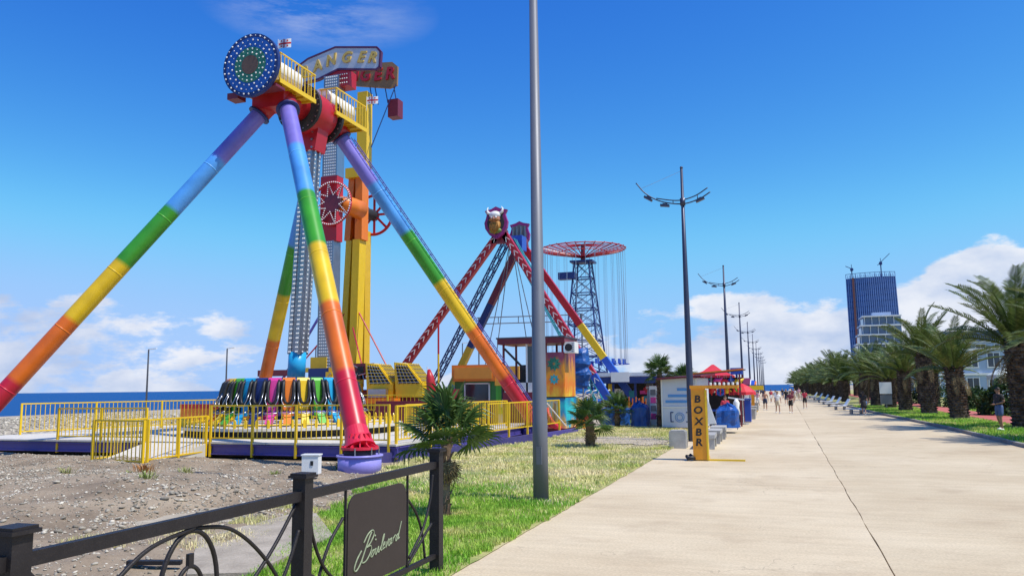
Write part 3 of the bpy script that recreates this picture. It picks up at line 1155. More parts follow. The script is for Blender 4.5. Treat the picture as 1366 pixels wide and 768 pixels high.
# ---- weeds on the dirt
def weed(x, y, s, m, label, n=60):
    t = thing('weed_tuft', label, 'weed', (x, y, dirt_z(x, y)))
    z = dirt_z(x, y)
    mb = MB()
    for _ in range(n):
        a = random.uniform(0, 6.28)
        d = random.uniform(0, s * .5)
        p = Vector((x + d * math.cos(a) * 1.6, y + d * math.sin(a), z - .01))
        h = random.uniform(.3, 1) * s * .6
        q = p + Vector((math.cos(a) * h * random.uniform(.2, .9), math.sin(a) * h * random.uniform(.2, .9), h))
        w = Vector((-math.sin(a), math.cos(a), 0)) * s * .025
        mid = lerp(p, q, .55) + Vector((0, 0, h * .12))
        mb.add([p - w * .6, p + w * .6, mid + w, q, mid - w], [(0, 1, 2, 4), (4, 2, 3)])
    mb.build('leaves', m, t)


M_WEEDO = two_tone('orange_dry_weed', (.30, .12, .03), (.42, .19, .06), (.45, .30, .12), 3, .3, .7, .8, 0, 9, island=.3)
M_WEEDG = two_tone('green_weed', (.16, .24, .05), (.27, .31, .08), (.40, .38, .16), 3, .3, .7, .8, 0, 9, island=.3)
weed(-15.1, 15.9, .42, M_WEEDO, 'orange dried weed tuft on the dirt in front of the yellow fence', 90)
for x, y, s, lb in ((-18.1, 16.3, .34, 'pale green spiky weed left of the orange dried tuft'), (-13.4, 14.2, .36, 'yellow green weed below the orange dried tuft'),
                    (-15.9, 16.2, .26, 'low green weed just beside the orange dried tuft'), (-14.2, 16.3, .3, 'flat green weed right of the orange dried tuft'),
                    (-24.5, 18.2, .6, 'green weed clump at the far left edge of the dirt'), (-12.0, 20.0, .5, 'green weeds growing beside the violet foot of the pendulum ride'),
                    (-13.0, 18.3, .25, 'small weed on the dirt near the white electric box'), (-10.6, 22.4, .45, 'green weeds at the corner of the violet ride base')):
    weed(x, y, s, M_WEEDG, lb, 70)

# ---- tall plain lamp pole at the lawn edge
lp = thing('lamp_pole', 'tall plain grey steel lamp pole standing in the lawn by the promenade', 'lamp pole', (-4.7, 15.41, 0))
MB().pipe([(-4.7, 15.41, -.05), (-4.7, 15.41, 1.6), (-4.7, 15.41, 1.62), (-4.7, 15.41, 13.0)], [.155, .152, .148, .072], 28).build('pole', M_GALV, lp, True)
MB().box((-4.7 + .02, 15.41 - .142, .9), (.11, .05, .34)).build('service_door', M_GALV, lp)
MB().tube((-4.7, 15.41, -.02), (-4.7, 15.41, .03), .23, .21, 24).build('base_flange', M_GALV, lp)
for s_ in (-1, 1):
    MB().pipe([(-4.7, 15.41, 12.9), (-4.7 + s_ * .9, 15.41, 13.15), (-4.7 + s_ * 1.6, 15.41, 13.5)], [.05, .045, .04], 8).build('arm', M_GALV, lp, True)
    MB().box((-4.7 + s_ * 1.7, 15.41, 13.5), (.5, .22, .08)).build('lantern', M_POLE, lp)


# ---- row of curved-arm lamps along the promenade
def curved_lamp(x, y, label):
    t = thing('street_lamp', label, 'street lamp', (x, y, 0), 0, 'curved arm lamps along the promenade')
    t['_local'] = 1
    return t


lamp_me = {}
lamp_me['pole'] = MB().pipe([(0, 0, -.02), (0, 0, 2), (0, 0, 6), (0, 0, 11.4)], [.15, .14, .11, .055], 14).ball((0, 0, 11.43), .07, 10, 6).mesh('pole', M_POLE, True)
arc_l = curve([(-1.95, 10.95), (-1.55, 10.45), (-.9, 10.05), (0, 9.87), (.7, 10.03), (1.15, 10.28)], 6)
arc_u = curve([(-1.1, 10.20), (-.45, 10.06), (0, 10.04), (.55, 10.18), (1.05, 10.47)], 6)
lamp_me['arm'] = MB().pipe([(a, 0, b) for a, b in arc_l], .028, 6).pipe([(a, 0, b) for a, b in arc_u], .026, 6).box((.62, 0, 10.11), (.03, .03, .2)).box((-.4, 0, 9.98), (.03, .03, .16)).box((0, 0, 9.95), (.2, .2, .3)).mesh('arm', M_POLE, True)
lamp_me['wire'] = MB().tube((-1.75, 0, 10.68), (0, 0, 11.3), .006, n=4).mesh('stay_wire', M_STEEL)
lan = {}
for i, (lx, lz, ang) in enumerate(((-1.45, 10.22, 32), (-.75, 9.86, 8), (.72, 9.98, -22))):
    rot = Euler((0, R(ang), 0))
    lan[i] = MB().box((lx, 0, lz), (.38, .2, .09), rot).box(Vector((lx, 0, lz)) + rot.to_matrix() @ Vector((0, 0, .06)), (.2, .12, .06), rot).mesh('lantern', M_POLE)
for i in range(11):
    y = 33.2 + 29.4 * i
    if y > 298:
        break
    x = -3.66 - .0115 * (y - 33.2)
    lb = ['tall curved arm lamp rising beside the white striped kiosk', 'curved arm lamp behind the red roofed souvenir stall', 'third curved arm lamp along the promenade, next to the yellow stand'][i] if i < 3 else '%s curved arm lamp from the front in the row along the promenade' % ['fourth', 'fifth', 'sixth', 'seventh', 'eighth', 'ninth', 'tenth', 'eleventh'][i - 3]
    t = curved_lamp(x, y, lb)
    for k in ('pole', 'arm', 'wire'):
        link({'wire': 'stay_wire'}.get(k, k), lamp_me[k], t, LOCAL)
    for j in range(3):
        link('lantern', lan[j], t, LOCAL)

# ---- thin beach lamps far left
for x, y, h, lb in ((-59.6, 62.5, 6.45, 'slim grey beach lamp left of the pendulum ride'), (-55.4, 69, 6.7, 'slim grey beach lamp behind the ride seats'),
                    (-50.4, 78, 7.1, 'slim beach lamp seen between the pendulum shaft and the front leg'), (-38.1, 92, 7.9, 'slim lamp behind the green and orange booth')):
    t = thing('beach_lamp', lb, 'street lamp', (x, y, 0), 0, 'single arm beach lamps')
    z0 = slope(x)
    MB().pipe([(x, y, z0), (x, y, h - .1), (x + .05, y, h)], [.10, .07, .06], 8).build('pole', M_GALV, t, True)
    MB().bar((x, y, h - .03), (x + .9, y + .1, h + .04), .22, .07).build('lantern', M_WHT, t)

# ================================================================== RAINBOW PENDULUM RIDE
PC = (-19.3, 28.8)
ride = thing('pendulum_ride', 'rainbow legged pendulum ride with round blue drum, railed platforms and ring of coloured seats', 'amusement ride', (PC[0], PC[1], 0))
feet = {'fr': (-11.25, 19.7), 'fl': (-26.7, 19.7), 'br': (-11.25, 36.0), 'bl': (-26.9, 36.0)}
tops = {'fr': (-18.35, 26.0, 13.55), 'fl': (-19.55, 26.0, 13.5), 'br': (-18.75, 30.6, 13.85), 'bl': (-19.9, 30.6, 13.6)}
for k in feet:
    a, b = Vector(tops[k]), Vector((*feet[k], .62))
    cuts = [0, .168, .335, .505, .67, .84, 1.0]
    rings = sorted(set([0, 1] + [c + o for c in cuts[1:-1] for o in (-.006, 0, .006)]))
    mb = MB().pipe([a.lerp(b, t) for t in rings], .325, 28, caps=False)
    leg = mb.build('leg', M_RAIN, ride, True)
    ca = leg.data.color_attributes.new('band', 'FLOAT_COLOR', 'POINT')
    buf = []
    for t in rings:
        i = max(k_ for k_ in range(6) if cuts[k_] <= t + 1e-6)
        col = Vector(RB[i])
        for c_, (l_, h_) in enumerate(zip(RB, RB[1:])):
            e_ = (t - (cuts[c_ + 1] - .006)) / .012
            if 0 <= e_ <= 1:
                col = Vector(l_).lerp(Vector(h_), e_)
        buf += [col[0], col[1], col[2], 1.0] * 28
    ca.data.foreach_set('color', buf)
    d = (b - a).normalized()
    for j in range(1, 6):                             # weld collars
        p = a.lerp(b, j / 6 + .03)
        i = max(k_ for k_ in range(6) if cuts[k_] <= j / 6 + .03)
        MB().pipe([p - d * .02, p + d * .02], .331, 28).build('weld_collar', RAINBOW[i], leg, True)
    # flange with gussets on a round violet footing
    mb = MB().tube((*feet[k], .60), (*feet[k], .67), .52, n=28)
    for j in range(12):
        an = j * math.pi / 6
        Qg = Matrix.Rotation(an, 3, 'Z')
        mb.prism([(.18, .02), (.50, .02), (.50, .07), (.36, .14), (.30, .42), (.18, .42)], -.018, .018, Qg, Vector((*feet[k], .62)) - d * .0)
        t_ = Vector((*feet[k], .62)) - d * .35
    mb.pipe([Vector((*feet[k], .60)), Vector((*feet[k], .62)) - d * .30, Vector((*feet[k], .62)) - d * .62], [.46, .37, .328], 28)
    mb.build('foot_flange', M_CRIM, leg)
    MB().tube((*feet[k], .44), (*feet[k], .60), .44, n=24).build('footing_neck', M_DRK, ride, True)
    mb = MB().tube((*feet[k], -.1), (*feet[k], .44), .60, n=32)
    mb.tube((*feet[k], .40), (*feet[k], .45), .645, n=32)
    mb.build('footing', M_LAV if k == 'fr' else M_PUR, ride, True)
    for j in range(3):
        an = -1.3 + j * .9
        MB().tube((feet[k][0] + .52 * math.cos(an), feet[k][1] + .52 * math.sin(an), .44), (feet[k][0] + .52 * math.cos(an), feet[k][1] + .52 * math.sin(an), .66), .02, n=6).build('anchor_bolt', M_STEEL, ride)
    MB().pipe([a - d * .75, a + d * .18], [.42, .40], 20).build('leg_socket', M_RED, ride, True)
    MB().pipe([a + d * .16, a + d * .24], [.47, .47], 20).build('socket_flange', M_DBLU, ride, True)
# ladder up the rear right leg
a, b = Vector(tops['br']), Vector((*feet['br'], .62))
lad = MB()
off = Vector((.30, -.05, .36))
for s_ in (-.14, .14):
    lad.tube(a.lerp(b, .04) + off + Vector((0, s_, 0)), a.lerp(b, .97) + off + Vector((0, s_, 0)), .022, n=5)
for i in range(52):
    p = a.lerp(b, .05 + .92 * i / 52) + off
    lad.tube(p + Vector((0, -.14, 0)), p + Vector((0, .14, 0)), .014, n=4)
for i in range(12):
    p = a.lerp(b, .06 + .9 * i / 12)
    lad.tube(p, p + off, .02, n=4)
lad.build('ladder', M_PUR, ride)
# cross beam between the sockets and the swinging hub
AX = -19.0
MB().box((AX, 26.0, 13.85), (1.5, .8, .7)).build('knuckle', M_RED, ride)
MB().box((AX - .2, 30.6, 14.05), (1.5, .8, .7)).build('knuckle', M_RED, ride)
MB().pipe([(AX, 26.4, 14.2), (AX, 27.7, 14.2)], [.55, .62], 24).build('axle_housing', M_RED, ride, True)
MB().pipe([(AX, 29.7, 14.2), (AX, 30.4, 14.2)], [.62, .55], 24).build('axle_housing', M_RED, ride, True)
MB().pipe([(AX, 27.9, 14.2), (AX, 28.1, 14.2), (AX, 29.3, 14.2), (AX, 29.5, 14.2)], [.80, .95, .95, .80], 32).build('hub', M_RED, ride, True)
for y in (27.72, 29.5):
    MB().pipe([(AX, y, 14.2), (AX, y + .16, 14.2)], 1.06, 32).build('hub_flange', M_DRK, ride, True)
    mb = MB()
    for j in range(24):
        an = j * math.pi / 12
        mb.tube((AX + .98 * math.cos(an), y - .03, 14.2 + .98 * math.sin(an)), (AX + .98 * math.cos(an), y + .19, 14.2 + .98 * math.sin(an)), .035, n=6)
    mb.build('flange_bolts', M_STEEL, ride)
MB().prism([(AX - .42, 12.5), (AX + .42, 12.5), (AX + .62, 13.7), (AX - .62, 13.7)], 28.35, 29.15).build('shaft_clamp', M_RED, ride)
for z in (12.6, 12.95, 13.3):
    for dx in (-.3, .3):
        MB().tube((AX + dx, 28.28, z), (AX + dx, 28.36, z), .05, n=6).build('clamp_bolt', M_STEEL, ride)
# service platforms with railings and white motors
for y0, y1, z in ((24.9, 27.35, 14.2), (29.0, 31.6, 14.28)):
    pl = MB().box((AX, (y0 + y1) / 2, z), (2.1, y1 - y0, .08)).build('platform', M_YEL, ride)
    for s_ in (-1, 1):
        MB().box((AX + s_ * 1.06, (y0 + y1) / 2, z), (.05, y1 - y0 + .06, .18)).build('edge_beam', M_YEL2, pl)
    for j in range(5):
        MB().box((AX, y0 + .25 + j * (y1 - y0 - .5) / 4, z - .08), (2.0, .06, .09)).build('floor_joist', M_YEL, pl)
    bm_ = MB().box((0, 0, .55), (.028, .028, 1.0)).mesh('rail_bar', M_YEL2)
    for s_ in (-1, 1):
        MB().box((AX + s_ * 1.04, (y0 + y1) / 2, z + 1.13), (.05, y1 - y0, .05)).build('hand_rail', M_YEL2, pl)
        for j in range(11):
            link('rail_bar', bm_, pl, Matrix.Translation((AX + s_ * 1.04, y0 + .05 + j * (y1 - y0 - .1) / 10, z + .06)))
    for y in (y0, y1):
        MB().box((AX + .62, y, z + 1.13), (.85, .05, .05)).build('hand_rail', M_YEL2, pl)
        for j in range(4):
            link('rail_bar', bm_, pl, Matrix.Translation((AX + .3 + j * .24, y, z + .06)))
    MB().pipe([(AX + .22, y0 + .05, z + .74), (AX + .22, y1 - .40, z + .74), (AX + .22, y1 - .28, z + .74)], [.50, .50, .42], 28).build('motor', M_WHT, ride, True)
    MB().box((AX + .1, (y0 + y1) / 2 - .2, z + .18), (.7, y1 - y0 - .8, .28)).build('motor_mount', M_MAR, ride)
# round light drum at the front end
dm = MB().pipe([(AX, 24.45, 14.8), (AX, 24.62, 14.8)], 1.27, 48).build('light_drum', M_DBLU, ride)
M_RB = mat('drum_blue', (.012, .10, .42), .45, var=.35, scale=9)
M_RG = mat('drum_green', (.03, .20, .12), .45, var=.4, scale=9)
M_RBR = mat('drum_brown', (.13, .075, .05), .6, var=.3, scale=9)
for j, (r, m) in enumerate(((1.12, M_RB), (.72, M_RG), (.38, M_RBR))):
    MB().pipe([(AX, 24.44 - .015 * j, 14.8), (AX, 24.46, 14.8)], r, 40).build('drum_ring', m, dm)
mb = MB()
for r, n in ((.48, 14), (.64, 18), (.82, 22), (1.0, 26), (1.18, 32)):
    for j in range(n):
        an = 2 * math.pi * (j + .5 * (n % 3)) / n
        mb.ball((AX + r * math.cos(an), 24.41, 14.8 + r * math.sin(an)), .036 if j % 3 else .022, 6, 4)
tag(mb.build('bulbs', M_BULB, dm), kind='stuff')
MB().box((AX - .95, 24.9, 13.75), (.5, .5, .25)).build('drum_bracket', M_MAR, ride)
MB().box((AX + .2, 24.95, 13.95), (1.7, .6, .10)).build('drum_bracket', M_MAR, ride)
# shaft: light panels, blue tube
sa, sb = Vector((AX - .02, 28.75, 12.6)), Vector((AX - .5, 28.8, 3.75))
sh = MB().bar(sa, sb, .62, .62, (0, 1, 0)).build('shaft', mat('bright_steel_cladding', (.36, .38, .44), .22, metal=.85, var=.4, scale=5), ride)
for dx, dy in ((-.19, -.33), (.19, -.33), (.33, -.17), (.33, .17)):
    w = (.16, .05) if dx in (-.19, .19) else (.05, .16)
    MB().bar(sa + Vector((dx, dy, -.1)), sb + Vector((dx, dy, .05)), *w, (0, 1, 0)).build('light_panel', M_STEEL, sh)
mb = MB()
for j in range(46):
    for dx, dy in ((-.2, -.37), (-.13, -.37), (.13, -.37), (.2, -.37), (.37, -.2), (.37, .15)):
        mb.ball(sa.lerp(sb, (j + .5) / 46) + Vector((dx, dy, 0)), .036, 5, 4)
tag(mb.build('bulbs', M_BULB, sh), kind='stuff')
lo = Vector((AX - .62, 28.8, 1.5))
MB().pipe([sb + Vector((0, 0, .1)), sb.lerp(lo, .45)], .37, 24).build('shaft_tube', M_CYAN, ride, True)
MB().pipe([sb.lerp(lo, .45), lo], .37, 24).build('shaft_tube', M_PUR, ride, True)
# gondola ring and thirty outward-facing seats
GC = Vector((lo.x, lo.y, 0))
mb = MB()
for r, z in ((2.75, 1.35), (2.45, 2.55)):
    mb.pipe([GC + Vector((r * math.cos(t), r * math.sin(t), z)) for t in np.linspace(0, 2 * math.pi, 49)], .09, 8)
mb.build('gondola_ring', M_PUR, ride, True)
for j in range(8):
    u = Vector((math.cos(j * math.pi / 4), math.sin(j * math.pi / 4), 0))
    MB().bar(GC + u * .3 + Vector((0, 0, 2.2)), GC + u * 2.75 + Vector((0, 0, 1.4)), .12, .16).build('gondola_spoke', M_MAR, ride)
seatcols = [M_PINK, M_ORG, M_YEL2, M_GRN, M_CYAN, M_DBLU]
# seat in local space: outward = +x
shell = MB().prism([(2.80, 1.32), (3.20, 1.26), (3.22, 1.36), (2.98, 1.42), (2.86, 2.62), (2.80, 2.72), (2.70, 2.74), (2.64, 2.66)], -.25, .25)
wing = MB()
for s_ in (-1, 1):
    wing.prism([(2.78, 1.4), (3.12, 1.5), (2.98, 2.5), (2.82, 2.62), (2.70, 2.5)], s_ * .25, s_ * .29)
plate = MB().prism([(3.16, 1.34), (3.24, 1.36), (3.60, .98), (3.56, .92), (3.48, .92)], -.15, .15)
pads = MB()
for s_ in (-1, 1):
    pads.pipe([(2.80, s_ * .19, 2.64), (2.93, s_ * .21, 2.52), (3.01, s_ * .22, 2.25), (3.07, s_ * .20, 1.98), (3.12, s_ * .12, 1.78), (3.14, 0, 1.72)], [.055, .075, .085, .08, .065, .05], 8)
uu = MB().pipe([(3.05, -.26, 2.2), (3.24, -.26, 1.85), (3.30, -.15, 1.62), (3.30, .15, 1.62), (3.24, .26, 1.85), (3.05, .26, 2.2)], .02, 6)
uu.pipe([(3.1, -.3, 1.5), (3.4, -.28, 1.38), (3.44, 0, 1.34), (3.4, .28, 1.38), (3.1, .3, 1.5)], .022, 6)
pads_me, uu_me = pads.mesh('shoulder_pads', M_BLK, True), uu.mesh('grab_handle', M_STEEL, True)
for ci, m in enumerate(seatcols):
    seatcols[ci] = (shell.mesh('seat', m), wing.mesh('side_wing', M_BLK), plate.mesh('leg_plate', m))
for j in range(30):
    T = Matrix.Translation(GC + Vector((-.12, 0, 0))) @ Matrix.Rotation(2 * math.pi * (j + .15) / 30, 4, 'Z') @ Matrix.Diagonal((.93, .93, 1, 1))
    s_me, w_me, p_me = seatcols[j % 6]
    st_ = bpy.data.objects.new('seat', s_me)
    COL.objects.link(st_)
    st_.parent = ride
    st_.matrix_parent_inverse = ride.matrix_basis.inverted()
    st_.matrix_basis = T
    for nm, me in (('side_wing', w_me), ('leg_plate', p_me), ('shoulder_pads', pads_me), ('grab_handle', uu_me)):
        link(nm, me, st_, LOCAL)

# ---- deck the ride stands on
dk = thing('ride_deck', 'pale plated ride deck on violet steel beams around the pendulum ride', 'deck', (-21.3, 29.8, 0))
DX0, DX1, DY0, DY1 = -31.2, -11.7, 22.75, 37.2
i = 0
nx_, ny_ = 8, 6
pm = MB().box((0, 0, 0), ((DX1 - DX0) / nx_ - .015, (DY1 - DY0) / ny_ - .015, .06)).mesh('deck_plate', M_OFFW)
for ix in range(nx_):
    for iy in range(ny_):
        link('deck_plate', pm, dk, Matrix.Translation(Vector((DX0 + (ix + .5) * (DX1 - DX0) / nx_, DY0 + (iy + .5) * (DY1 - DY0) / ny_, .475 + random.uniform(-.004, .004))) - Vector((-21.3, 29.8, 0))))


def ibeam(a, b, name='beam', m=M_PUR):
    a, b = Vector(a), Vector(b)
    mb = MB().bar(a, b, .05, .30)
    mb.bar(a + Vector((0, 0, .15)), b + Vector((0, 0, .15)), .2, .035)
    mb.bar(a - Vector((0, 0, .15)), b - Vector((0, 0, .15)), .2, .035)
    return mb.build(name, m, dk)


for y in (DY0 + .12, DY0 + 3.4, DY0 + 7, DY1 - .1):
    ibeam((DX0, y, .25), (DX1, y, .25))
for x in (DX0 + .1, DX1 - .1):
    ibeam((x, DY0 + .25, .25), (x, DY1 - .2, .25))
ibeam((-36, 22.3, .17), (DX0 - .1, 22.6, .19))
ibeam((-36, 23.0, .12), (DX0 - .1, 23.4, .14))
MB().box((-21.3, 30, .10), (19, 14, .2)).build('underdeck_shade', M_DRK, dk)  # near-black block painted in place of the shade between the beams
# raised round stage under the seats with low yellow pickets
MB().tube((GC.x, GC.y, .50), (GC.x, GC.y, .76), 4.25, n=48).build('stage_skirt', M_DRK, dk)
MB().tube((GC.x, GC.y, .76), (GC.x, GC.y, .86), 4.55, n=48).build('stage_top', M_OFFW, dk)
pk = MB().prism([(-.05, 0), (.05, 0), (.05, .26), (0, .33), (-.05, .26)], -.02, .02).mesh('picket', M_YEL2)
MB().pipe([GC + Vector((4.3 * math.cos(t), 4.3 * math.sin(t), .98)) for t in np.linspace(0, 2 * math.pi, 49)], .025, 5).build('picket_rail', M_YEL2, dk)
for j in range(64):
    t = 2 * math.pi * j / 64
    link('picket', pk, dk, Matrix.Translation(GC + Vector((4.36 * math.cos(t), 4.36 * math.sin(t), .86)) - Vector((-21.3, 29.8, 0))) @ Matrix.Rotation(t + math.pi / 2, 4, 'Z'))
# orange and red queue boards behind the stage
MB().box((-27.2, 33.6, 1.05), (5.0, .12, .9)).build('queue_board', M_ORG, dk)
MB().box((-27.2, 33.52, 1.48), (5.05, .12, .22)).build('queue_board', M_RED, dk)
MB().box((-16.2, 35.6, 1.1), (6.5, .12, 1.1)).build('queue_board', M_MAR, dk)

# ---- yellow steel fences, one thing per run
bars = {}


def fence(p0, p1, z0, h, label, np_=3, leg=0.0, sp=.19, tilt=0.0, m=M_YEL2):
    p0, p1 = Vector((*p0, 0)), Vector((*p1, 0))
    L = (p1 - p0).length
    ang = math.atan2(p1.y - p0.y, p1.x - p0.x)
    t = thing('yellow_fence', label, 'fence', (p0.x, p0.y, z0), ang, 'yellow steel fences of the rides')
    t['_local'] = 1
    part(MB().box((L / 2, 0, h), (L, .05, .05)), 'top_rail', m, t)
    part(MB().box((L / 2, 0, .14), (L, .045, .045)), 'bottom_rail', m, t)
    if h not in bars:
        bars[h] = MB().box((0, 0, .14 + (h - .14) / 2), (.022, .022, h - .18)).mesh('fence_bar', m)
    n = int(L / sp)
    for i in range(1, n):
        link('fence_bar', bars[h], t, Matrix.Translation((L * i / n, 0, 0)))
    for i in range(np_):
        part(MB().box((.03 + (L - .06) * i / (np_ - 1), -.01, (h - leg) / 2), (.075, .075, h + leg + .03)), 'fence_post', m, t)
    return t


fence((-30.7, 25.2), (-26.5, 36.8), .5, 1.3, 'long yellow fence run at the far left of the ride deck', 5, .45)
fence((-25.9, 22.85), (-21.7, 22.85), .5, 1.16, 'yellow fence along the deck front, left of the entrance', 3, .45)
fence((-21.7, 22.85), (-21.0, 19.85), .0, 1.3, 'short yellow side panel at the left of the ramp entrance', 2)
fence((-21.0, 19.85), (-18.55, 19.45), .0, 1.36, 'low yellow barrier panel standing on the dirt in front of the deck', 2)
fence((-18.5, 19.5), (-18.98, 22.7), .05, 1.34, 'yellow barrier panel leading back to the deck from the corner post', 3)
fence((-18.9, 22.80), (-11.95, 22.80), .5, 1.24, 'yellow fence along the deck front behind the pink foot of the leg', 5, .48)
fence((-11.8, 22.9), (-11.55, 30.2), .5, 1.2, 'yellow fence on the right deck edge behind the near fan palm', 4, .45)
fence((-11.5, 30.4), (-10.75, 38.6), .35, 1.25, 'yellow fence run leading to the painted booth behind the lamp pole', 5, .3)
fence((-13.5, 27.0), (-12.1, 34.5), .5, 1.15, 'inner yellow fence of the queue behind the fan palm', 4)
rp = thing('entrance_ramp', 'pale sheet metal ramp between the yellow barriers', 'ramp', (-20, 21.2, 0))
MB().add([(-21.0, 20.0, .02), (-18.6, 19.7, .02), (-18.95, 22.7, .46), (-21.6, 22.7, .46), (-21.0, 20.0, -.05), (-18.6, 19.7, -.05), (-18.95, 22.7, -.05), (-21.6, 22.7, -.05)],
         [(0, 1, 2, 3), (0, 4, 5, 1), (1, 5, 6, 2), (3, 7, 4, 0)]).build('ramp_plate', M_OFFW, rp)
db = tag(MB().bar((-10.05, 37.2, .4), (-10.75, 36.4, 1.5), .10, .03).build('white_board', M_WHT), 'white board leaning on the yellow fence by the painted booth', 'board')
bs = thing('base_kerb', 'violet painted steel kerb of the ride base along the lawn', 'kerb beam', (-11.2, 29, 0))
MB().bar((-12.4, 21.9, .10), (-11.1, 24.4, .10), .14, .32).bar((-11.1, 24.4, .10), (-10.4, 33.5, .10), .14, .30).build('beam', mat('deep_violet_paint', (.045, .038, .17), .6, var=.25, dirt=.35), bs)
MB().bar((-10.45, 33.5, .08), (-9.9, 38.8, .08), .14, .26).build('beam', M_PUR, bs)

# white and red flags on the ride top
M_FLAG = bpy.data.materials.new('white_flag_cloth')
M_FLAG.use_nodes = True
M_FLAG.node_tree.nodes['Principled BSDF'].inputs['Base Color'].default_value = (.8, .8, .8, 1)
M_FLAGR = mat('red_flag_cross', (.6, .02, .03), .7)
for x, y, z, lb in ((-18.15, 25.0, 15.35, 'small white flag with red crosses on the front platform rail'), (-17.95, 31.65, 15.35, 'small white flag with red crosses on the rear platform rail')):
    t = thing('flag', lb, 'flag', (x, y, z), 0, 'small flags on the ride platforms')
    MB().tube((x, y, z - .1), (x, y, z + .6), .012, n=5).build('staff', M_WHT, t)
    def fz(u, v):
        return Vector((x + u, y + .06 * math.sin(u * 9 + 1), z + .58 - v - .10 * u + .02 * math.sin(u * 12)))
    mb = MB()
    for i in range(12):
        u0, u1 = i * .05, (i + 1) * .05
        mb.add([fz(u0, .36), fz(u1, .36), fz(u1, 0), fz(u0, 0)], [(0, 1, 2, 3)])
    cl = mb.build('cloth', M_FLAG, t)
    mb = MB()
    for i in range(12):
        u0, u1 = i * .05, (i + 1) * .05
        o_ = Vector((0, -.006, 0))
        mb.add([fz(u0, .21) + o_, fz(u1, .21) + o_, fz(u1, .14) + o_, fz(u0, .14) + o_], [(0, 1, 2, 3)])
    o_ = Vector((0, -.008, 0))
    mb.add([fz(.26, .36) + o_, fz(.33, .36) + o_, fz(.33, 0) + o_, fz(.26, 0) + o_], [(0, 1, 2, 3)])
    for u, v in ((.12, .07), (.12, .28), (.47, .07), (.47, .28)):
        mb.add([fz(u - .03, v + .03) + o_, fz(u + .03, v + .03) + o_, fz(u + .03, v - .03) + o_, fz(u - .03, v - .03) + o_], [(0, 1, 2, 3)])
    mb.build('cross', M_FLAGR, cl)

# ================================================================== TALL TWIN-ARM SWING RIDE
tw = thing('tower_ride', 'tall yellow and orange tower ride with studded arm, star wheel and lettered top sign', 'amusement ride', (-28, 47, 0))
# support column, yellow with an orange head, and its slanted neighbour
mb = MB()
for i, (z0, z1) in enumerate(((.2, 12.6), (12.6, 17.2))):
    mb.k = i
    f_ = lambda z: -28.28 + (z - 3.2) * .034
    mb.bar((f_(z0) + .45, 48, z0), (f_(z1) + .30, 48, z1), .55, .9, (0, 1, 0))
    mb.bar((f_(z0) - .55, 48.2, z0), (f_(z1) - .40, 48.2, z1), .45, .9, (0, 1, 0))
    mb.bar((f_(z0) - .05, 48.45, z0), (f_(z1) - .05, 48.45, z1), .7, .2, (0, 1, 0))
mb.build('column', [M_YEL2, M_ORG], tw)
MB().box((-27.82, 48, 17.35), (1.35, 1.3, .7)).build('column_head', M_YEL2, tw)
MB().pipe([(-27.3, 47.3, 14.6), (-27.3, 46.0, 14.6), (-27.5, 44.9, 14.6)], [.66, .62, .45], 24).build('axle_cover', M_ORG, tw, True)
MB().pipe([(-27.6, 44.4, 14.5), (-27.7, 50.2, 14.8)], .4, 16).build('axle', M_DRK, tw, True)
# front arm: grey studded boxes above and below a red middle
M_STUD = mat('studded_grey_panel', (.30, .31, .34), .35, metal=.5, var=.2, scale=8)
for nm, z0, z1, w, m in (('arm', 16.4, 23.4, 1.05, M_STUD), ('arm_middle', 12.0, 16.4, 1.25, M_RED), ('arm', 3.6, 12.0, 1.0, M_STUD)):
    ar = MB().box((-28.08 - (14 - (z0 + z1) / 2) * .012, 45, (z0 + z1) / 2), (w, .8, z1 - z0)).build(nm, m, tw)
    if nm == 'arm':
        mb = MB()
        x0 = -28.08 - (14 - (z0 + z1) / 2) * .012
        for k in range(int((z1 - z0) / .2)):
            for j in range(6):
                mb.box((x0 - w / 2 + .12 + j * (w - .24) / 5, 44.585, z0 + .1 + k * .2), (.09, .05, .09))
        tag(mb.build('studs', M_BULB, ar), kind='stuff')
        for s_ in (-1, 1):
            MB().box((x0 + s_ * (w / 2 + .02), 45, (z0 + z1) / 2), (.05, .9, z1 - z0)).build('edge_trim', M_STEEL, ar)
MB().box((-28.55, 45, 3.7), (1.2, 1.0, 1.3)).build('arm_foot', M_YEL, tw)
# star wheel
WC = Vector((-27.65, 44.35, 14.45))
wh = MB().pipe([WC + Vector((1.42 * math.cos(t), 0, 1.42 * math.sin(t))) for t in np.linspace(0, 2 * math.pi, 41)], .09, 8).build('star_wheel', M_RED, tw, True)
MB().pipe([WC + Vector((0, -.05, 0)), WC + Vector((0, .12, 0))], .62, 28).build('wheel_hub', M_MAR, wh, True)
mb = MB()
for j in range(8):
    t = j * math.pi / 4 + .2
    u = Vector((math.cos(t), 0, math.sin(t)))
    v = Vector((-u.z, 0, u.x))
    for s_ in (-1, 1):
        mb.bar(WC + u * .55 + v * .22 * s_, WC + u * 1.4, .05, .08, (0, 1, 0))
mb.build('spokes', M_RED, wh)
mb = MB()
for j in range(56):
    t = 2 * math.pi * j / 56
    mb.ball(WC + Vector((1.42 * math.cos(t), -.1, 1.42 * math.sin(t))), .05, 5, 4)
for j in range(8):
    t = j * math.pi / 4 + .2
    u = Vector((math.cos(t), 0, math.sin(t)))
    v = Vector((-u.z, 0, u.x))
    for s_ in (-1, 1):
        for k in range(6):
            mb.ball((WC + u * .55 + v * .22 * s_).lerp(WC + u * 1.4, k / 6) + Vector((0, -.06, 0)), .045, 5, 4)
tag(mb.build('bulbs', M_BULB, wh), kind='stuff')
W2 = Vector((-27.55, 49.9, 14.8))
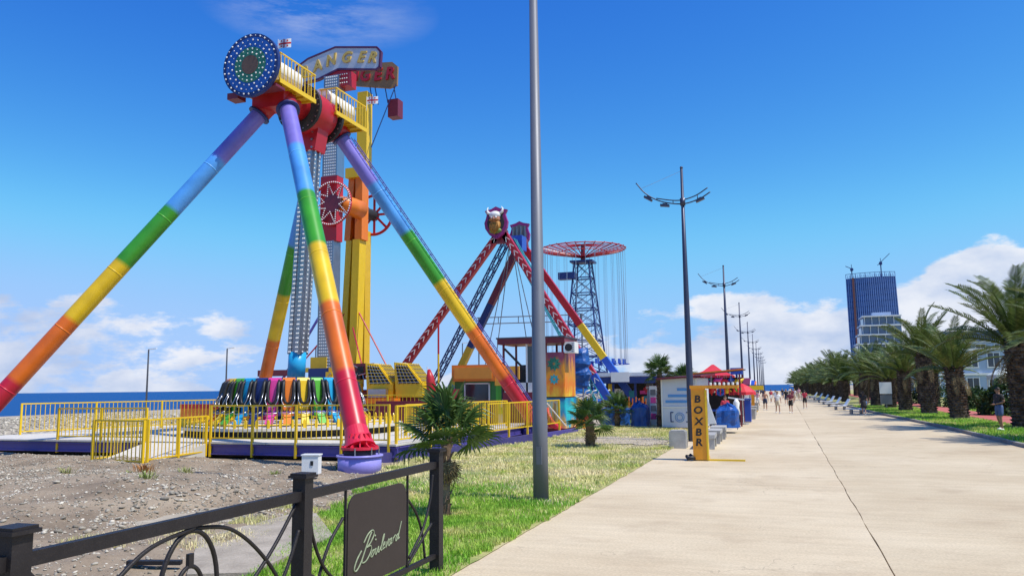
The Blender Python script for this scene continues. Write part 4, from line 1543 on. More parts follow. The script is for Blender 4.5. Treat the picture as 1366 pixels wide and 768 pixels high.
wh2 = MB().pipe([W2 + Vector((1.45 * math.cos(t), 0, 1.45 * math.sin(t))) for t in np.linspace(0, 2 * math.pi, 41)], .11, 8).build('rear_wheel', M_RED, tw, True)
for j in range(8):
    t = j * math.pi / 4
    u = Vector((math.cos(t), 0, math.sin(t)))
    MB().bar(W2 + u * .3, W2 + u * 1.4, .16, .08, (0, 1, 0)).build('spoke', M_RED, wh2)
# rear arm: yellow, up to the counterweight
MB().box((-28.05, 49.2, 20.2), (.8, .8, 7.2)).build('rear_arm', M_YEL2, tw)
MB().box((-28.15, 49.5, 8.3), (.7, .8, 10.5)).build('rear_arm', M_YEL, tw)
MB().box((-27.6, 45.3, 23.2), (1.6, 1.0, 1.1)).build('counterweight', M_RED, tw)
mb = MB()
for k in range(3):
    for j in range(9):
        mb.ball((-28.3 + j * .17, 44.78, 22.85 + k * .3), .05, 5, 4)
tag(mb.build('counterweight_bulbs', M_BULB, tw), kind='stuff')
MB().box((-25.6, 49.3, 22.3), (.8, .8, 1.3)).build('rear_counterweight', M_MAR, tw)
# lettered signs
SP = [(-30.95, 23.2), (-30.95, 24.45), (-30.0, 24.95), (-27.85, 25.45), (-24.66, 24.95), (-24.38, 24.6), (-24.45, 23.55), (-24.7, 23.4), (-27.6, 23.85), (-29.2, 23.35)]
sg = MB().prism(SP, 44.75, 44.95).build('sign_board', mat('pale_sign_face', (.50, .53, .60), .25, var=.22, scale=.8), tw)
mb = MB()
for i in range(len(SP)):
    p, q = SP[i], SP[(i + 1) % len(SP)]
    mb.bar((p[0], 44.85, p[1]), (q[0], 44.85, q[1]), .26, .13, (0, 0, 1))
mb.build('sign_border', mat('dark_purple_trim', (.10, .02, .07), .4), sg)
for ch, x, z, ang in (('R', -30.25, 24.0, 16), ('A', -29.25, 24.28, 13), ('N', -28.2, 24.52, 8), ('G', -27.0, 24.55, -4), ('E', -25.85, 24.40, -8), ('R', -25.0, 24.25, -8)):
    Qr = Matrix.Rotation(R(-ang), 3, 'Y') @ STAND
    me = text_mesh(ch, 1.05, .05, Qr, (x, 44.70, z), .25, .95)
    me.materials.append(M_LETTER)
    lt = link('letter', me, sg)
SP2 = [(-29.6, 24.6), (-29.6, 26.1), (-25.68, 25.75), (-25.25, 25.35), (-25.3, 23.95), (-25.9, 23.8), (-28.6, 24.35)]
sg2 = MB().prism(SP2, 48.9, 49.1).build('sign_board', mat('tan_sign_back', (.30, .17, .07), .5, var=.2), tw)
for ch, x, z in (('R', -25.85, 24.85), ('E', -26.85, 24.9), ('G', -27.9, 25.0), ('N', -28.9, 25.1)):
    me = text_mesh(ch, 1.25, .05, STAND, (x, 48.84, z), .15, .95)
    me.materials.append(M_RED)
    link('letter', me, sg2)
mb = MB()
for x in (-27.6, -27.2, -26.4, -25.7):
    mb.tube((x, 49, 24.5), (x + .25, 49.2, 22.8), .04, n=5)
mb.build('sign_struts', M_DBLU, tw)
MB().tube((-25.35, 48.9, 24.0), (-27.1, 48.5, 19.4), .035, n=6).build('stay_cable', M_DBLU, tw)
for p, q in (((-27.5, 47.8, 7.5), (-24.2, 46.5, 3.0)), ((-28.6, 47.8, 7.5), (-32.0, 46.5, 3.2)), ((-27.5, 47.0, 6.4), (-25.3, 44.5, 3.6))):
    MB().tube(p, q, .05, n=8).build('stay_rod', M_RED, tw)
MB().tube((-29.0, 47.5, 9.5), (-32.2, 45.5, 2.6), .09, n=8).build('stay_rod', M_PUR, tw)
# low station wall and deck
MB().box((-26, 46.5, 1.15), (14.5, 5.6, 2.1)).build('station_base', M_MAR, tw)
MB().box((-31.2, 43.6, 3.35), (2.6, .12, .4)).build('fascia_board', M_MAR, tw)
MB().box((-29.2, 43.6, 3.5), (1.1, .14, .3)).build('fascia_board', M_YEL, tw)
MB().box((-27.6, 43.58, 3.3), (2.1, .12, .6)).build('fascia_board', M_DBLU, tw)
MB().box((-25.2, 43.6, 3.35), (2.4, .12, 1.0)).build('fascia_board', M_MAR, tw)
# gondola: two yellow cages with sloping grilles and rows of seats
for gx_ in (-24.1, -22.15):
    c = MB().prism([(gx_, 1.75), (gx_ + 1.75, 1.75), (gx_ + 1.75, 2.55), (gx_ + .75, 3.72), (gx_ - .15, 3.85)], 43.0, 44.6).build('gondola_cage', M_YEL2, tw)
    p0, p1 = Vector((gx_ + 1.70, 0, 2.58)), Vector((gx_ + .72, 0, 3.74))
    nrm = Vector((1.17, 0, 1.0)).normalized() * .03
    MB().bar(p0.lerp(p1, .06) + Vector((0, 43.8, 0)) + nrm * .6, p0.lerp(p1, .94) + Vector((0, 43.8, 0)) + nrm * .6, 1.36, .03, nrm).build('grille_recess', M_STEEL, c)
    for j in range(7):
        y = 43.14 + j * 1.32 / 6
        MB().bar(p0 + nrm * 1.6 + Vector((0, y, 0)), p1 + nrm * 1.6 + Vector((0, y, 0)), .05, .05, nrm).build('grille_bar', M_YEL2, c)
    for j in range(5):
        q = p0.lerp(p1, (j + .5) / 5) + nrm * 2.2
        MB().bar(q + Vector((0, 43.1, 0)), q + Vector((0, 44.5, 0)), .03, .03, nrm).build('grille_bar', M_STEEL, c)
    # front side lattice, seen from the promenade
    for j in range(6):
        t = j / 5
        a, b = Vector((gx_ + .75, 42.96, 3.66)).lerp(Vector((gx_ - .05, 42.96, 3.78)), t), Vector((gx_ + 1.66, 42.96, 2.52)).lerp(Vector((gx_ + .2, 42.96, 2.5)), t)
        MB().bar(a, b, .04, .05, (0, 1, 0)).build('cage_bar', M_YEL, c)
    for j in range(6):
        t = (j + .5) / 6
        a = Vector((gx_ + .72, 42.94, 3.66)).lerp(Vector((gx_ + 1.62, 42.94, 2.55)), t)
        b = Vector((gx_, 42.94, 3.75)).lerp(Vector((gx_ + .2, 42.94, 2.52)), t)
        MB().bar(a, b, .04, .04, (0, 1, 0)).build('cage_bar', M_STEEL, c)
    MB().prism([(gx_ + .12, 2.56), (gx_ + 1.58, 2.56), (gx_ + .70, 3.62), (gx_ + .02, 3.72)], 42.985, 42.995).build('cage_opening', M_DRK, c)
for j in range(4):
    for k in range(2):
        mb = MB().box((-26.9 + j * .68, 43.3, 2.35 + k * .75), (.42, .4, .5)).box((-26.9 + j * .68, 43.5, 2.65 + k * .75), (.42, .12, .5))
        mb.build('ride_seat', M_YEL if (j + k) % 2 else M_BLK, tw)
mb = MB()
for j in range(16):
    x = -27.2 + random.random() * 3
    z = 2.3 + random.random() * 1.4
    mb.tube((x, 43.0, z), (x + random.uniform(-.5, .5), 43.1, z + random.uniform(-.5, .5)), .03, n=5)
tag(mb.build('restraint_bars', M_STEEL, tw), kind='stuff')
MB().box((-24.6, 42.6, 1.55), (5.5, .8, .3)).build('gondola_floor', M_ORG, tw)
MB().box((-23.2, 42.7, 2.0), (1.2, .3, .5)).build('step_box', M_STEEL, tw)
fence((-26.5, 41.8), (-19.8, 41.8), .9, 1.0, 'yellow fence directly in front of the tower ride gondola', 4, .9, .25)

# ================================================================== VIKING SWING SHIP
vk = thing('swing_ship_ride', 'viking swing ship ride with red light-striped legs and horned head shields on top', 'amusement ride', (-19.8, 58, 0))


def vleg(a, b, w, cols, cuts, name='leg', chev=None):
    a, b = Vector(a), Vector(b)
    mb = MB()
    for i, m in enumerate(cols):
        mb.k = i
        mb.bar(a.lerp(b, cuts[i]), a.lerp(b, cuts[i + 1]), w, w, (0, 1, 0))
    o = mb.build(name, cols, vk)
    if chev:
        mb = MB()
        L = (b - a).length
        d = (b - a).normalized()
        s = d.cross(Vector((0, 1, 0))).normalized()
        n = int(L * chev[1] / .62)
        for j in range(n):
            p = a + d * (.4 + j * .62) + Vector((0, -w / 2 - .025, 0))
            mb.bar(p + s * w * .34 + d * .36, p - d * .02, .045, .03, (0, 1, 0))
            mb.bar(p - s * w * .34 + d * .36, p - d * .02, .045, .03, (0, 1, 0))
        tag(mb.build('light_chevrons', M_BULB, o), kind='stuff')
    return o


vleg((-19.75, 55, 13.75), (-30.3, 55, .6), .50, [M_RED, M_YEL], [0, .93, 1], chev=(1, .92))
vleg((-19.35, 55, 13.75), (-11.1, 55, .4), .50, [M_RED, M_BLU], [0, .80, 1], chev=(1, .86))
vleg((-20.6, 62, 13.9), (-27.6, 62, .6), .54, [M_MAR, M_DBLU, M_YEL, M_BLU], [0, .35, .62, .85, 1])
vleg((-20.1, 62, 14.0), (-10.6, 62, .4), .54, [M_RED, M_YEL2, M_BLU], [0, .50, .70, 1])


def truss(a, b, w, m, n, name):
    a, b = Vector(a), Vector(b)
    d = (b - a).normalized()
    s = d.cross(Vector((0, 1, 0))).normalized() * w / 2
    y = Vector((0, w / 2, 0))
    mb = MB()
    cs = [s + y, s - y, -s - y, -s + y]
    for c in cs:
        mb.tube(a + c, b + c, .055, n=6)
    for i in range(n):
        p, q = a.lerp(b, i / n), a.lerp(b, (i + 1) / n)
        for k in range(4):
            c0, c1 = cs[k], cs[(k + 1) % 4]
            mb.tube(p + c0, p + c1, .03, n=4)
            mb.tube(p + c0, q + c1, .03, n=4)
    return mb.build(name, m, vk)


truss((-20.4, 58.5, 13.8), (-27.6, 58.5, 1.0), .45, M_DBLU, 14, 'truss_leg')
truss((-19.9, 58.5, 13.8), (-13.0, 58.5, 1.0), .55, M_TEAL, 14, 'truss_leg')
MB().tube((-19.6, 54.6, 13.7), (-20.5, 62.4, 14.2), .28, n=16).build('axle', M_DBLU, vk, True)
MB().prism([(-20.3, 13.0), (-19.0, 13.0), (-19.1, 14.0), (-20.2, 14.0)], 54.75, 55.2).build('apex_plate', M_MAR, vk)
MB().prism([(-21.2, 13.2), (-19.6, 13.2), (-19.8, 14.6), (-21.0, 14.6)], 61.75, 62.25).build('apex_plate', M_MAR, vk)
MB().box((-20.1, 60.8, 14.0), (.9, 1.2, 1.2)).build('drive_housing', M_BLU, vk)


def shield(c, s, name, m_in):
    x, y, z = c
    out = [(0, 1.15), (.35, .98), (.88, .86), (.72, .55), (.80, .25), (.92, -.05), (.85, -.5), (.55, -.95), (.25, -1.2), (0, -1.32)]
    out = [(px * s, pz * s) for px, pz in out]
    poly = [(x + px, z + pz) for px, pz in out] + [(x - px, z + pz) for px, pz in reversed(out[1:-1])]
    sh_ = MB().prism(poly, y - .15, y + .15).build(name, mat('plum_shield_rim', (.28, .015, .16), .4, var=.2), vk)
    inn = [(x + (px - x) * .74, z + (pz - z) * .74) for px, pz in poly]
    MB().prism(inn, y - .18, y - .145).build('shield_field', m_in, sh_)
    return sh_


M_SKINP = mat('painted_face', (.55, .25, .16), .5, var=.15)
sd = shield((-19.74, 54.4, 14.55), 1.0, 'shield', mat('dark_shield_field', (.03, .03, .03), .6, var=.3))
fx, fy, fz_ = -19.78, 54.2, 14.68
MB().ball((fx, fy, fz_ + .12), .42, 14, 9, (1, .7, .95)).build('carved_face', M_SKINP, sd, True)
MB().ball((fx, fy, fz_ + .35), .46, 14, 8, (1, .75, .68)).build('helmet', M_WHT, sd, True)
for s_ in (-1, 1):
    MB().pipe([(fx + s_ * .36, fy, fz_ + .48), (fx + s_ * .58, fy - .02, fz_ + .56), (fx + s_ * .62, fy - .03, fz_ + .80), (fx + s_ * .52, fy - .03, fz_ + .98)], [.12, .11, .07, .015], 8).build('horn', M_WHT, sd, True)
    MB().ball((fx + s_ * .16, fy - .27, fz_ + .14), .08, 8, 5).build('eye', M_WHT, sd, True)
    MB().ball((fx + s_ * .20, fy - .28, fz_ - .06), .13, 8, 5, (1.6, .6, .7)).build('moustache', mat('ginger_hair', (.30, .12, .02), .6), sd, True)
MB().ball((fx, fy - .3, fz_ + .04), .10, 8, 6, (.8, .9, 1.2)).build('nose', M_SKINP, sd, True)
mb = MB().ball((fx, fy, fz_ - .42), .44, 14, 9, (1, .55, 1.05))
for j in range(7):
    mb.pipe([(fx - .33 + j * .11, fy - .18, fz_ - .3), (fx - .30 + j * .10, fy - .22, fz_ - .85 - .1 * (3 - abs(j - 3)))], [.09, .03], 6)
mb.build('beard', mat('ginger_beard', (.45, .20, .03), .6, var=.3, scale=8), sd, True)
MB().ball((fx, fy + .05, fz_ - .82), .52, 14, 7, (1, .35, .45)).build('collar', mat('moss_green', (.16, .24, .05), .5), sd, True)
sd2 = shield((-20.6, 62.6, 15.15), .98, 'shield', mat('grey_shield_back', (.12, .13, .14), .6, var=.3))
for j in range(4):
    MB().box((-21.15 + j * .36, 62.38, 15.05), (.06, .06, 1.5)).build('shield_rib', M_STEEL, sd2)
# hull hanging low between the frames
prof = [(-4.2, 3.2), (-3.7, 2.2), (-2.6, 1.45), (0, 1.1), (2.6, 1.45), (3.7, 2.2), (4.2, 3.2), (4.0, 3.25), (2.6, 2.4), (0, 2.15), (-2.6, 2.4), (-4.0, 3.25)]
hl = MB().prism([(x - 20, z) for x, z in prof], 57.0, 60.0).build('ship_hull', M_ORG, vk)
MB().prism([(x * 1.01 - 20, z - .55 + .02) for x, z in prof[:7]] + [(x * 1.01 - 20, z - .30) for x, z in reversed(prof[:7])], 56.93, 60.07).build('hull_strake', M_YEL2, hl)
for x in (-3.0, -1.9, 1.9, 3.0):
    MB().tube((-20 + x * .9, 58.5, 2.2), (-20 + x * .05, 58.5, 13.5), .035, n=6).build('hanger', M_GALV, vk)
mb = MB()
for z in (8.3, 8.9):
    mb.tube((-27.5, 70, z), (-17, 70, z - .1), .05, n=5)
for j in range(6):
    mb.tube((-27.3 + j * 2, 70, 8.3), (-27.3 + j * 2, 70, 8.9), .04, n=4)
for x in (-27.3, -17.2):
    mb.tube((x, 70, 0), (x, 70, 8.9), .07, n=6)
cg = thing('cable_gantry', 'thin grey horizontal cable gantry behind the swing ship ride', 'gantry', (-22, 70, 0))
mb.build('gantry_frame', M_GALV, cg)

# ================================================================== CHAIR SWING TOWER
sw = thing('chair_swing_tower', 'tall chair swing tower with blue lattice mast and red spoked canopy', 'amusement ride', (-24.2, 100, 0))
SX, SY = -24.2, 100.0
mb = MB()
lv = np.linspace(0, 1, 10)


def mw_(t):
    return 2.75 * (1 - t) + .95 * t


cor = [(-1, -1), (1, -1), (1, 1), (-1, 1)]
for c in cor:
    mb.tube((SX + c[0] * mw_(0), SY + c[1] * mw_(0), 0), (SX + c[0] * mw_(1), SY + c[1] * mw_(1), 18.4), .11, n=6)
for i in range(len(lv)):
    z = lv[i] * 18.4
    for k in range(4):
        a, b = cor[k], cor[(k + 1) % 4]
        w = mw_(lv[i])
        mb.tube((SX + a[0] * w, SY + a[1] * w, z), (SX + b[0] * w, SY + b[1] * w, z), .08, n=5)
        if i < len(lv) - 1:
            w2, z2 = mw_(lv[i + 1]), lv[i + 1] * 18.4
            mb.tube((SX + a[0] * w, SY + a[1] * w, z), (SX + b[0] * w2, SY + b[1] * w2, z2), .045, n=4)
            mb.tube((SX + b[0] * w, SY + b[1] * w, z), (SX + a[0] * w2, SY + a[1] * w2, z2), .045, n=4)
mb.build('mast', M_DBLU, sw)
for j in range(4):
    MB().box((SX + (.5 if j % 2 else -.4), SY - 1.6, 7 + j * 3.0), (.9, .5, .12)).build('mast_landing', M_DBLU, sw)
MB().box((SX - 1.9, SY - 1.2, 16.6), (2.2, 1.2, .9)).build('top_cabin', M_DBLU, sw)
MB().box((SX, SY, 18.5), (3.0, 2.6, .25)).build('top_deck', M_DBLU, sw)
MB().tube((SX, SY, 18.4), (SX, SY, 20.9), .35, .25, 12).build('hub', M_MAR, sw)
mb = MB()
mb.pipe([(SX + 5.55 * math.cos(t), SY + 5.55 * math.sin(t), 20.2) for t in np.linspace(0, 2 * math.pi, 49)], .07, 5)
mb.pipe([(SX + 3.2 * math.cos(t), SY + 3.2 * math.sin(t), 19.75) for t in np.linspace(0, 2 * math.pi, 33)], .06, 5)
mb.build('canopy_ring', M_RED, sw)
rib = MB().tube((.3, 0, 19.1), (5.7, 0, 20.25), .07, n=6).tube((.3, 0, 20.8), (5.5, 0, 20.2), .03, n=4).mesh('canopy_rib', M_RED)
chn = MB().tube((5.5, 0, 20.2), (5.5, 0, 5.2), .018, n=4).tube((5.2, 0, 20.1), (5.35, 0, 5.2), .018, n=4).mesh('chain', M_STEEL)
cst = MB().box((5.42, 0, 5.1), (.5, .5, .08)).box((5.18, 0, 5.4), (.06, .5, .6)).mesh('swing_chair', M_BLU)
for j in range(28):
    T = Matrix.Rotation(2 * math.pi * (j + .3) / 28, 4, 'Z')
    link('canopy_rib', rib, sw, T)
    ch = link('chain', chn, sw, T)
    link('swing_chair', cst, ch, LOCAL)
MB().box((SX, SY, .3), (14, 14, .6)).build('tower_base', M_BLU, sw)

# ================================================================== BOOTHS, KIOSKS AND STALLS
MUR_FIRE = ramp_mat('flame_mural', [(0.0, (.60, .03, .16)), (.22, (.75, .10, .22)), (.38, (.85, .45, .03)), (.55, (.85, .62, .05)), (.70, (.80, .20, .02)), (.85, (.70, .30, .02)), (1, (.25, .05, .10))], (0, 0, 1), .19, .55, 2.6)
MUR_BLUE = ramp_mat('teal_pink_mural', [(0.0, (.60, .02, .05)), (.30, (.75, .10, .30)), (.45, (.80, .50, .10)), (.58, (.05, .35, .55)), (.78, (.03, .55, .60)), (1, (.02, .20, .45))], (0, 0, 1), .36, .75, 2.0)
MUR_TEAL = ramp_mat('teal_slope_mural', [(0.0, (.02, .20, .42)), (.35, (.02, .36, .55)), (.55, (.10, .55, .60)), (.68, (.70, .60, .15)), (.85, (.02, .30, .50)), (1, (.30, .10, .40))], (0, 0, 1), .10, 1.0, 1.3)
MUR_LOW = ramp_mat('low_flame_mural', [(0.0, (.85, .55, .03)), (.35, (.80, .32, .02)), (.6, (.45, .05, .02)), (1, (.10, .02, .02))], (0, 0, 1), .62, .6, 5.0)

pb = thing('painted_booth', 'two storey ride control booth with flame mural, maroon roof and open upper cabin', 'booth', (-12.3, 40.6, 0))
X0, X1, Y0, Y1 = -14.1, -10.75, 39.6, 41.8
MB().box(((X0 + X1) / 2, (Y0 + Y1) / 2, 1.0), (X1 - X0, Y1 - Y0, 2.0)).build('lower_wall', M_MAR, pb)
for x in (X0 + .05, -12.75, X1 - .95, X1 - .05):
    for y in (Y0 + .05, Y1 - .05):
        MB().box((x, y, 3.3), (.10, .10, 2.6)).build('cabin_post', M_WHT if x == -12.75 else M_MAR, pb)
MB().box(((X0 + X1) / 2, Y1 - .03, 2.35), (X1 - X0 - .1, .06, .7)).build('cabin_parapet', M_DRK, pb)
MB().box(((X0 + X1 - .95) / 2, Y0 + .03, 2.25), (X1 - X0 - 1.0, .06, .5)).build('cabin_parapet', M_WHT, pb)
MB().box((X0 + .9, Y0 + 1.1, 2.75), (.45, .5, 1.4)).build('cabin_chair', M_BLK, pb)
MB().bar((X0 + .1, Y0 + .06, 4.3), (X0 + 1.2, Y0 + .06, 3.2), .1, .1).build('cabin_brace', M_BLK, pb)
MB().box((-12.25, Y0 + .02, 3.45), (.9, .03, 1.9)).build('cabin_window', M_GLASS, pb)
MB().box(((X0 + X1) / 2 - .05, (Y0 + Y1) / 2, 4.66), (X1 - X0 + .35, Y1 - Y0 + .4, .28)).build('roof_fascia', M_MAR, pb)
MB().box(((X0 + X1) / 2 - .05, (Y0 + Y1) / 2, 4.84), (X1 - X0 + .45, Y1 - Y0 + .5, .08)).build('roof', mat('dark_slate_roof', (.05, .045, .07), .6), pb)
mur = MB().box((X1 - .47, Y0 - .03, 2.9), (.98, .05, 2.3)).build('mural_panel', MUR_FIRE, pb)
MB().box((X1 - .47, Y0 - .03, .92), (.98, .05, 1.55)).build('mural_panel', MUR_BLUE, pb)
MB().box((X1 + .03, (Y0 + Y1) / 2, 2.9), (.05, Y1 - Y0, 2.3)).build('mural_panel', MUR_FIRE, pb)
MB().box((X1 + .03, (Y0 + Y1) / 2, .92), (.05, Y1 - Y0, 1.55)).build('mural_panel', MUR_BLUE, pb)
MB().box((X1 - .45, Y0 - .035, 1.72), (1.04, .07, .07)).build('panel_batten', M_DRK, pb)
M_PET = mat('painted_petal_green', (.02, .22, .14), .45, var=.4, scale=8)
M_PET2 = mat('painted_petal_teal', (.02, .38, .45), .45, var=.4, scale=8)
for zc_, n, r, m in ((3.45, 9, .36, M_PET), (2.65, 8, .26, M_PET2)):
    for j in range(n):
        t = 2 * math.pi * j / n
        u, v = Vector((math.cos(t), 0, math.sin(t))), Vector((-math.sin(t), 0, math.cos(t)))
        c = Vector((X1 - .5, Y0 - .062, zc_))
        MB().add([c + u * .04, c + u * r * .6 + v * r * .28, c + u * r * 1.1, c + u * r * .6 - v * r * .28], [(0, 1, 2, 3)]).build('painted_petal', m, mur)
MB().add([(X1 - .62, Y0 - .06, .35), (X1 - .42, Y0 - .06, .3), (X1 - .36, Y0 - .06, .9), (X1 - .44, Y0 - .06, 1.4), (X1 - .54, Y0 - .06, 1.45), (X1 - .64, Y0 - .06, 1.0)], [(0, 1, 2, 3, 4, 5)]).build('painted_shape', M_DBLU, mur)
mb = MB()
for i in range(9):
    t = i / 8
    mb.pipe([(X1 - .9 + .1 * t, Y0 - .10 - .05 * math.sin(i * 2), 1.2 - .9 * t), (X1 - .75 + .3 * t, Y0 - .16, .7 - .5 * t), (X1 - .4 + .25 * t, Y0 - .12, .25 - .1 * t)], .09, 6)
tag(mb.build('red_cloth', M_CRIM, None, True), 'red cloth hanging on the lower mural of the painted booth', 'cloth')
ac = thing('air_conditioner', 'white air conditioner unit on the painted booth wall', 'air conditioner', (X1 + .3, Y0 + .2, 4.1))
MB().box((X1 + .35, Y0 + .35, 4.28), (.55, .8, .58)).build('casing', M_WHT, ac)
MB().tube((X1 + .30, Y0 - .06, 4.28), (X1 + .30, Y0 - .055, 4.28), .2, n=20).build('fan_grille', M_BLK, ac)
for j in range(5):
    MB().box((X1 + .52, Y0 - .06, 4.08 + j * .1), (.12, .02, .03)).build('louvre', M_GALV, ac)
# stair and slope beside it
sp = thing('painted_slope', 'teal painted slope board with flame board below beside the painted booth', 'painted board', (-10.6, 43, 0))
MB().prism([(-11.9, .75), (-9.7, .75), (-9.7, 1.0), (-11.9, 2.05)], 43.6, 43.7).build('teal_board', MUR_TEAL, sp)
MB().box((-11.0, 43.2, .35), (1.6, .08, .78)).build('flame_board', MUR_LOW, sp)
for j in range(9):
    MB().box((-11.8 + j * .2, 43.5, 1.5 - j * .06), (.025, .025, .9)).build('slope_bar', M_YEL, sp)
br = thing('rolled_tarpaulin', 'bulging blue rolled tarpaulin hanging beside the swing ship leg', 'tarpaulin', (-11.4, 46, 2.2))
zz = [2.2 + 2.3 * i / 16 for i in range(17)]
mb = MB().pipe([(-11.4 + .04 * math.sin(z * 5), 46, z) for z in zz], [(.22 + .32 * math.sin(math.pi * min(1, max(.0, (z - 2.15) / 2.45))) ** .45) * (1 + .12 * math.sin(z * 9)) for z in zz], 16)
mb.v = [tuple(Vector(p) + Vector((mnoise.noise(Vector(p) * 3.1), mnoise.noise(Vector(p) * 3.3 + Vector((4, 0, 0))), 0)) * .10) for p in mb.v]
mb.build('roll', mat('blue_tarpaulin', (.012, .09, .34), .42, var=.4, scale=5, bump=1.0, bscale=8), br, False)
MB().box((-12.5, 46.4, 3.2), (1.1, .3, 2.2)).build('end_board', M_ORG, br)
MB().tube((-12.5, 46.2, 3.6), (-12.5, 46.23, 3.6), .3, n=20).build('emblem', M_WHT, br)

gb = thing('ticket_booth', 'green and orange ticket booth with dark window behind the yellow fence', 'booth', (-17.8, 46, 0))
MB().box((-17.85, 46.1, 1.5), (2.7, 2.0, 2.6)).build('wall', mat('booth_green', (.05, .24, .05), .45, var=.12, dirt=.1), gb)
MB().box((-17.85, 45.95, 3.15), (2.85, 2.3, 1.0)).build('upper_wall', M_ORG, gb)
MB().box((-17.85, 44.78, 3.15), (2.45, .06, .7)).build('sign_panel', mat('booth_amber', (.75, .28, .03), .4), gb)
MB().box((-17.7, 45.07, 1.75), (1.5, .06, 1.5)).build('window_pane', M_GLASS, gb)
for x, z, w, h in ((-18.5, 1.75, .08, 1.6), (-16.9, 1.75, .08, 1.6), (-17.7, 2.52, 1.7, .08), (-17.7, .98, 1.7, .08)):
    MB().box((x, 45.05, z), (w, .09, h)).build('window_frame', M_WHT, gb)
gc = thing('side_cabin', 'narrow orange cabin with bright green door next to the ticket booth', 'cabin', (-15.7, 45.2, 0))
MB().box((-15.7, 45.6, 2.95), (1.55, 1.5, 1.15)).build('upper_wall', mat('cabin_amber', (.80, .38, .04), .42, var=.1), gc)
MB().box((-15.7, 45.65, 1.2), (1.5, 1.4, 2.35)).build('wall', ramp_mat('green_white_fade', [(0, (.75, .75, .80)), (.35, (.55, .65, .80)), (.55, (.12, .55, .06)), (1, (.10, .50, .05))], (0, 0, 1), .42, .25, 1.5), gc)
dr = MB().box((-15.85, 44.92, 1.55), (.85, .06, 1.7)).build('door', M_GRN, gc)
MB().box((-15.85, 44.88, 1.85), (.42, .05, 1.15)).build('door_pane', M_GLASS, dr)
# tall flag banner and posts behind the fan palm
bn = thing('feather_banner', 'folded red feather banner standing in front of the ticket booth', 'banner', (-19.6, 42, 0))
MB().tube((-19.62, 42, 0), (-19.6, 42, 3.5), .035, n=6).build('pole', M_WHT, bn)
MB().pipe([(-19.5, 42, 3.35), (-19.42, 41.97, 2.9), (-19.35, 42, 2.3), (-19.4, 42.03, 1.7), (-19.45, 42, 1.2)], [.08, .24, .30, .22, .08], 8).build('cloth', M_RED, bn, True)
gd = thing('goal_frame', 'low white metal frame lying behind the yellow fence by the booth', 'frame', (-14.5, 42.3, 0))
MB().bar((-15.2, 42.3, 1.2), (-13.9, 42.3, 1.25), .08, .08).bar((-15.2, 42.3, 1.2), (-14.95, 42.3, 1.75), .08, .08).bar((-14.95, 42.3, 1.75), (-13.9, 42.3, 1.7), .08, .08).bar((-15.0, 42.3, 0), (-15.0, 42.3, 1.2), .06, .06).bar((-14.0, 42.3, 0), (-14.0, 42.3, 1.2), .06, .06).build('bars', M_WHT, gd)
pl_ = thing('ride_post', 'thin red and yellow post between the tower ride and the swing ship', 'post', (-22.3, 50, 0))
MB().tube((-22.5, 50, 0), (-22.5, 50, 4.6), .07, n=8).build('lower_pole', M_YEL, pl_)
MB().tube((-22.5, 50, 4.6), (-22.5, 50, 7.2), .07, n=8).build('upper_pole', M_RED, pl_)

# ---- open pavilion with white roof
pv = thing('pavilion', 'long open pavilion with flat white roof and dark cluttered shade inside', 'pavilion', (-10.2, 62, 0))
MB().box((-10.6, 63, 3.15), (7.2, 6, .28)).build('roof', M_WHT, pv)
MB().box((-10.6, 60.0, 2.72), (7.2, .3, .5)).build('fascia', M_DBLU, pv)
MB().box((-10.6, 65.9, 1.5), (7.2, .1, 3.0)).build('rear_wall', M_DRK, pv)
MB().box((-11.8, 59.85, 2.95), (1.4, .1, .75)).build('roof_sign', M_WHT, pv)
for x in (-14.1, -12.4, -10.7, -9.0, -7.2):
    MB().box((x, 60.1, 1.4), (.16, .16, 2.8)).build('post', M_DBLU, pv)
gcol = [M_RED, M_BLU, M_WHT, M_YEL2, M_ORG, M_TEAL, M_MAR, M_PINK, M_GALV]
for j in range(26):
    o_ = MB().box((-13.9 + random.random() * 6.6, 60.6 + random.random() * 1.5, .3 + random.random() * 2.0), (random.uniform(.25, .7), .3, random.uniform(.2, .6))).build('stock_box', gcol[j % 9], pv)
fr = thing('arcade_frame', 'white curved frame beside the pavilion near the swing ship foot', 'frame', (-13.3, 57, 0))
for j in range(4):
    MB().pipe([(-14 + j * .5, 57, .1), (-14 + j * .5, 57, 1.4), (-13.8 + j * .5, 57, 1.9), (-13.5 + j * .5, 57, 2.0)], .05, 6).build('hoop', M_WHT, fr, True)
M_TARP = mat('blue_tarp', (.010, .08, .33), .4, var=.35, scale=5, bump=1.0, bscale=9)


